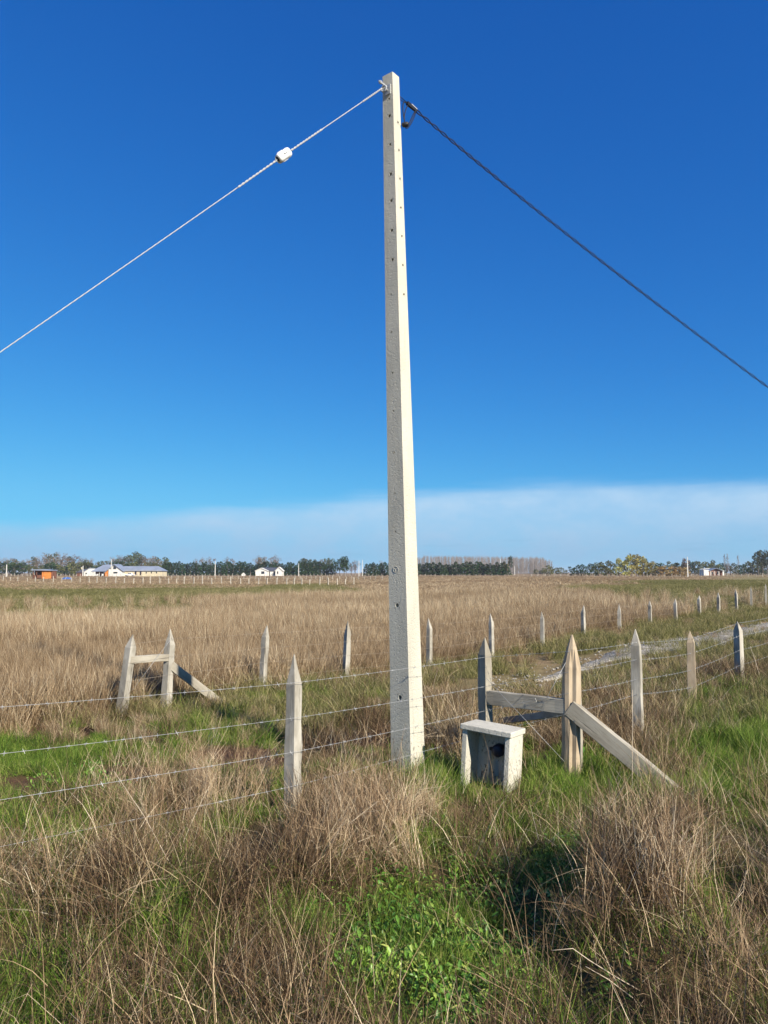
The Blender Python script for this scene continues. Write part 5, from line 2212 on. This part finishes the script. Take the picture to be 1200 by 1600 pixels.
    keep = (rng.uniform(0, 1, len(x)) < p) & ~blocked(x, y, .25)
    x, y = x[keep], y[keep]
    tot['lay'] = put_tufts("fallen_straw", 'lay', x, y, rng.uniform(.6, 1.05, len(x)), rng.uniform(.3, .95, len(x)), "pale straw fallen criss cross over the dry tufts", rng, .15)
    # --- brush
    x, y = cand(rng, 1.9, 10.0, 52)
    c = covers(x, y)
    p = np.clip(c['twig'] * 1.0 - c['gap'] * 1.0 - .5 * c['leaf'] - .7 * c['thin'], 0, 1) * np.where(c['s'] > .25, 0, 1)
    keep = (rng.uniform(0, 1, len(x)) < p) & ~blocked(x, y, .12) & ~((track_dist(x, y) < 1.0) & (y > 9))
    x, y = x[keep], y[keep]
    tot['twig'] = put_tufts("twiggy_brush", 'twig', x, y, rng.uniform(.65, 1.05, len(x)), rng.uniform(.15, .85, len(x)), "fine brown twiggy brush rising over the grass", rng, .2, cat="brush")
    # --- broad leaved weeds
    x, y = cand(rng, 1.9, 9.0, 120)
    c = covers(x, y)
    p = np.clip(c['leaf'] - .3 * c['gap'], 0, 1)
    keep = (rng.uniform(0, 1, len(x)) < p) & ~blocked(x, y, .05)
    x, y = x[keep], y[keep]
    tot['leaf'] = put_tufts("broad_leaved_weeds", 'leaf', x, y, rng.uniform(.65, 1.2, len(x)), rng.uniform(.1, 1.0, len(x)), "bright green broad leaved weeds spreading between the dry tufts", rng, .15, cat="weeds")
    # --- tall golden clump between the pole and the box, and smaller ones by the corner post and brace
    xs, ys, sc = [], [], []
    for px, py, n_, rr_, s_ in ((708, 1178, 34, .20, 1.0), (735, 1165, 16, .14, 1.05), (975, 1165, 22, .22, .75), (1030, 1135, 16, .25, .7), (1010, 1210, 12, .2, .6),
                                (865, 1165, 8, .12, .6), (150, 1120, 14, .3, .7), (30, 1110, 14, .3, .7)):
        q = gnd(px, py)
        xs.append(q.x + rng.normal(0, rr_, n_))
        ys.append(q.y + rng.normal(0, rr_ * .8, n_))
        sc.append(s_ * rng.uniform(.75, 1.15, n_))
    x, y, k = np.concatenate(xs), np.concatenate(ys), np.concatenate(sc)
    ok = ~blocked(x, y, .06)
    x, y, k = x[ok], y[ok], k[ok]
    put_tufts("golden_straw_clumps", 'straw', x, y, k * 1.4, rng.uniform(.2, .8, len(x)), "tall golden straw clumps leaning beside the pole and the strainer frame", rng, .3)
    put_tufts("brown_clumps", 'dry', x + rng.normal(0, .06, len(x)), y + rng.normal(0, .06, len(x)), k * 1.2, rng.uniform(.1, .6, len(x)), "dense brown grass clumps at the feet of the strainer frame", rng, .3)
    return tot


def field_vegetation():
    rng = np.random.default_rng(9)
    tot = {}
    # tall grass of the field beyond the far fence, and shorter growth in the lane
    xs, ys, sc, zz, tn = [], [], [], [], []
    for y0, y1, dens in ((8.5, 16, 42), (16, 28, 26), (28, 50, 12)):
        x, y = cand(rng, y0, y1, dens, 2.5)
        c = covers(x, y)
        fld = c['s'] > .30
        right = ~fld
        p = np.where(fld, .95 - .93 * c['fgreen'], .38 * (.35 + c['n2']))
        p = np.where(track_dist(x, y) < 1.4, .03, p)
        keep = rng.uniform(0, 1, len(x)) < p
        x, y = x[keep], y[keep]
        fl = fld[keep]
        nn = c['n'][keep]
        big = vnoise(x, y, .35, 8)
        xs.append(x)
        ys.append(y)
        k = np.where(fl, (.72 + .5 * big), .42) * rng.uniform(.75, 1.15, len(x))
        sc.append(np.maximum(k, .35) * (1 if y0 < 20 else 1.15))
        zz.append(np.where(fl, 1.0, .75) * rng.uniform(.8, 1.15, len(x)))
        tn.append(np.clip(.10 + .55 * big + .2 * nn + rng.normal(0, .13, len(x)), 0, 1))
    x, y = np.concatenate(xs), np.concatenate(ys)
    tot['field'] = put_tufts("tall_field_grass", 'field', x, y, np.concatenate(sc), np.concatenate(tn), "tall tawny dry grass filling the field beyond the far fence", rng, .12, np.concatenate(zz))
    # farther out: broader tufts
    xs, ys = [], []
    for y0, y1, dens in ((48, 95, 2.6), (95, 190, .85), (190, 330, .25)):
        x, y = cand(rng, y0, y1, dens, 4)
        c = covers(x, y)
        keep = rng.uniform(0, 1, len(x)) < np.clip(.95 - 1.3 * c['fgreen'], 0, 1)
        xs.append(x[keep])
        ys.append(y[keep])
    x, y = np.concatenate(xs), np.concatenate(ys)
    big = vnoise(x, y, .09, 18)
    tot['fieldfar'] = put_tufts("far_field_grass", 'fieldfar', x, y, rng.uniform(.7, 1.3, len(x)) * (1 + y / 240), np.clip(.2 + .5 * big + rng.normal(0, .1, len(x)), 0, 1),
                                "distant tawny dry grass reaching towards the tree line", rng, .1, rng.uniform(.5, .8, len(x)) / (1 + y / 55))
    # green growth in the lane and along the track
    x, y = cand(rng, 9, 30, 26, 2.5)
    c = covers(x, y)
    p = np.where(c['s'] > .3, .05, np.clip(.05 + .8 * (c['n'] - .35) + .35 * c['green'], 0, 1))
    p = np.where(track_dist(x, y) < .85, .04, p)
    keep = rng.uniform(0, 1, len(x)) < p
    x, y = x[keep], y[keep]
    tot['lane'] = put_tufts("lane_grass", 'pasture', x, y, rng.uniform(1.0, 1.7, len(x)), np.clip(.15 + .6 * c['n2'][keep], 0, 1), "mixed green grass growing along the gravel track", rng)
    # green pasture farther out
    x, y = cand(rng, 28, 130, 2.4, 4)
    c = covers(x, y)
    keep = rng.uniform(0, 1, len(x)) < np.clip(c['fgreen'] * .7, 0, 1)
    x, y = x[keep], y[keep]
    tot['pasture'] = put_tufts("pasture_grass", 'pasture', x, y, rng.uniform(1.5, 3.0, len(x)), np.clip(.25 + .5 * vnoise(x, y, .2, 4), 0, 1), "short green pasture in the middle distance", rng, .1, np.full(len(x), .45))
    return tot


counts = near_vegetation()
counts.update(field_vegetation())
print("tufts", counts)


def stones():
    rng = np.random.default_rng(31)
    col = bpy.data.collections.new("protos_stone")
    for i in range(4):
        bm = bmesh.new()
        bmesh.ops.create_icosphere(bm, subdivisions=1, radius=.5)
        r2 = random.Random(i)
        for v in bm.verts:
            v.co *= r2.uniform(.75, 1.15)
            v.co.z *= .6
        me = bpy.data.meshes.new("stone")
        bm.to_mesh(me)
        bm.free()
        me.materials.append(M['stone'])
        col.objects.link(bpy.data.objects.new("stone_%02d" % i, me))
    P = []
    x, y = cand(rng, 11, 34, 60, 3)
    d = track_dist(x, y) + rng.uniform(-.1, .25, len(x))
    k = (d < .9) & (rng.uniform(0, 1, len(x)) < .6) & (x > 1.5)
    x, y = x[k], y[k]
    n = len(x)
    s = rng.lognormal(math.log(.032), .45, n)
    scatter("loose_gravel", col, 4, np.stack([x, y, g(x, y) + .028], 1), rng.uniform(0, 6, (n, 3)) * np.array([.1, .1, 1]), np.stack([s, s, s], 1), rng.uniform(0, 1, n),
            "loose pale gravel strewn over the track", "gravel", rng)


stones()


# ------------------------------------------------------------------ single dead stalks that stand out
def stalk(name, label, base_px, Y, tips, r=.0028):
    """bare stem: pixel of its foot and pixels (with distances) it passes through"""
    b = gnd(*base_px)
    b.z = gz(b.x, b.y)
    o = empty(name, b)
    tag(o, label, "stalk")
    for path in tips:
        pts = [at(px, py, b.y + dy) for px, py, dy in path]
        mb = MB()
        fine = []
        for i in range(len(pts) - 1):
            for k in range(3):
                fine.append(pts[i].lerp(pts[i + 1], k / 3))
        fine.append(pts[-1])
        n = len(fine)
        mb.tube([p - b for p in fine], [r * (1 - .6 * i / n) for i in range(n)], 5)
        mb.build("stem", M['stalk'], o, True)


stalk("dead_stalk", "pale forked dead stem arching over the dark hollow at the brush's edge", (1100, 1500), 0,
      [[(1100, 1502, 0), (1112, 1450, -.02), (1140, 1418, -.05), (1162, 1385, -.08), (1166, 1360, -.08)], [(1140, 1418, -.05), (1150, 1405, -.02), (1162, 1392, 0), (1163, 1380, .02)]])
stalk("dead_stalk", "long pale bent dead stem lying over the dark gap beside the leafy weeds", (1010, 1590), 0,
      [[(1010, 1592, 0), (990, 1560, -.02), (950, 1530, -.04), (915, 1510, -.05)], [(1000, 1548, .03), (960, 1525, .02), (920, 1500, 0), (895, 1482, 0), (862, 1485, 0)]])
stalk("dead_stalk", "tall slanting pale stalk rising beside the grassy bank past the brace", (1197, 1095), 0,
      [[(1197, 1097, 0), (1188, 1060, 0), (1180, 1032, 0), (1172, 1010, 0)]], .006)
stalk("dead_stalk", "long straight straw leaning across the dry tufts left of the near post", (290, 1390), 0,
      [[(290, 1392, 0), (255, 1330, 0), (225, 1275, 0), (178, 1205, 0)]], .003)


# ------------------------------------------------------------------ the air
def haze():
    m, t = new_mat("haze_air")
    v = t.n('ShaderNodeVolumePrincipled')
    v.inputs['Color'].default_value = (0.80, 0.88, 1.0, 1)
    v.inputs['Density'].default_value = HAZE
    v.inputs['Anisotropy'].default_value = 0.0
    o = t.n('ShaderNodeOutputMaterial')
    t.l(v.outputs[0], o.inputs['Volume'])
    b = MB().box(-7500, 7500, -2000, 10500, -3.0, 32.0).build("haze", m)
    tag(b, "thin pale morning haze lying over the fields", "haze", kind='stuff')


HAZE = 0.00012
haze()
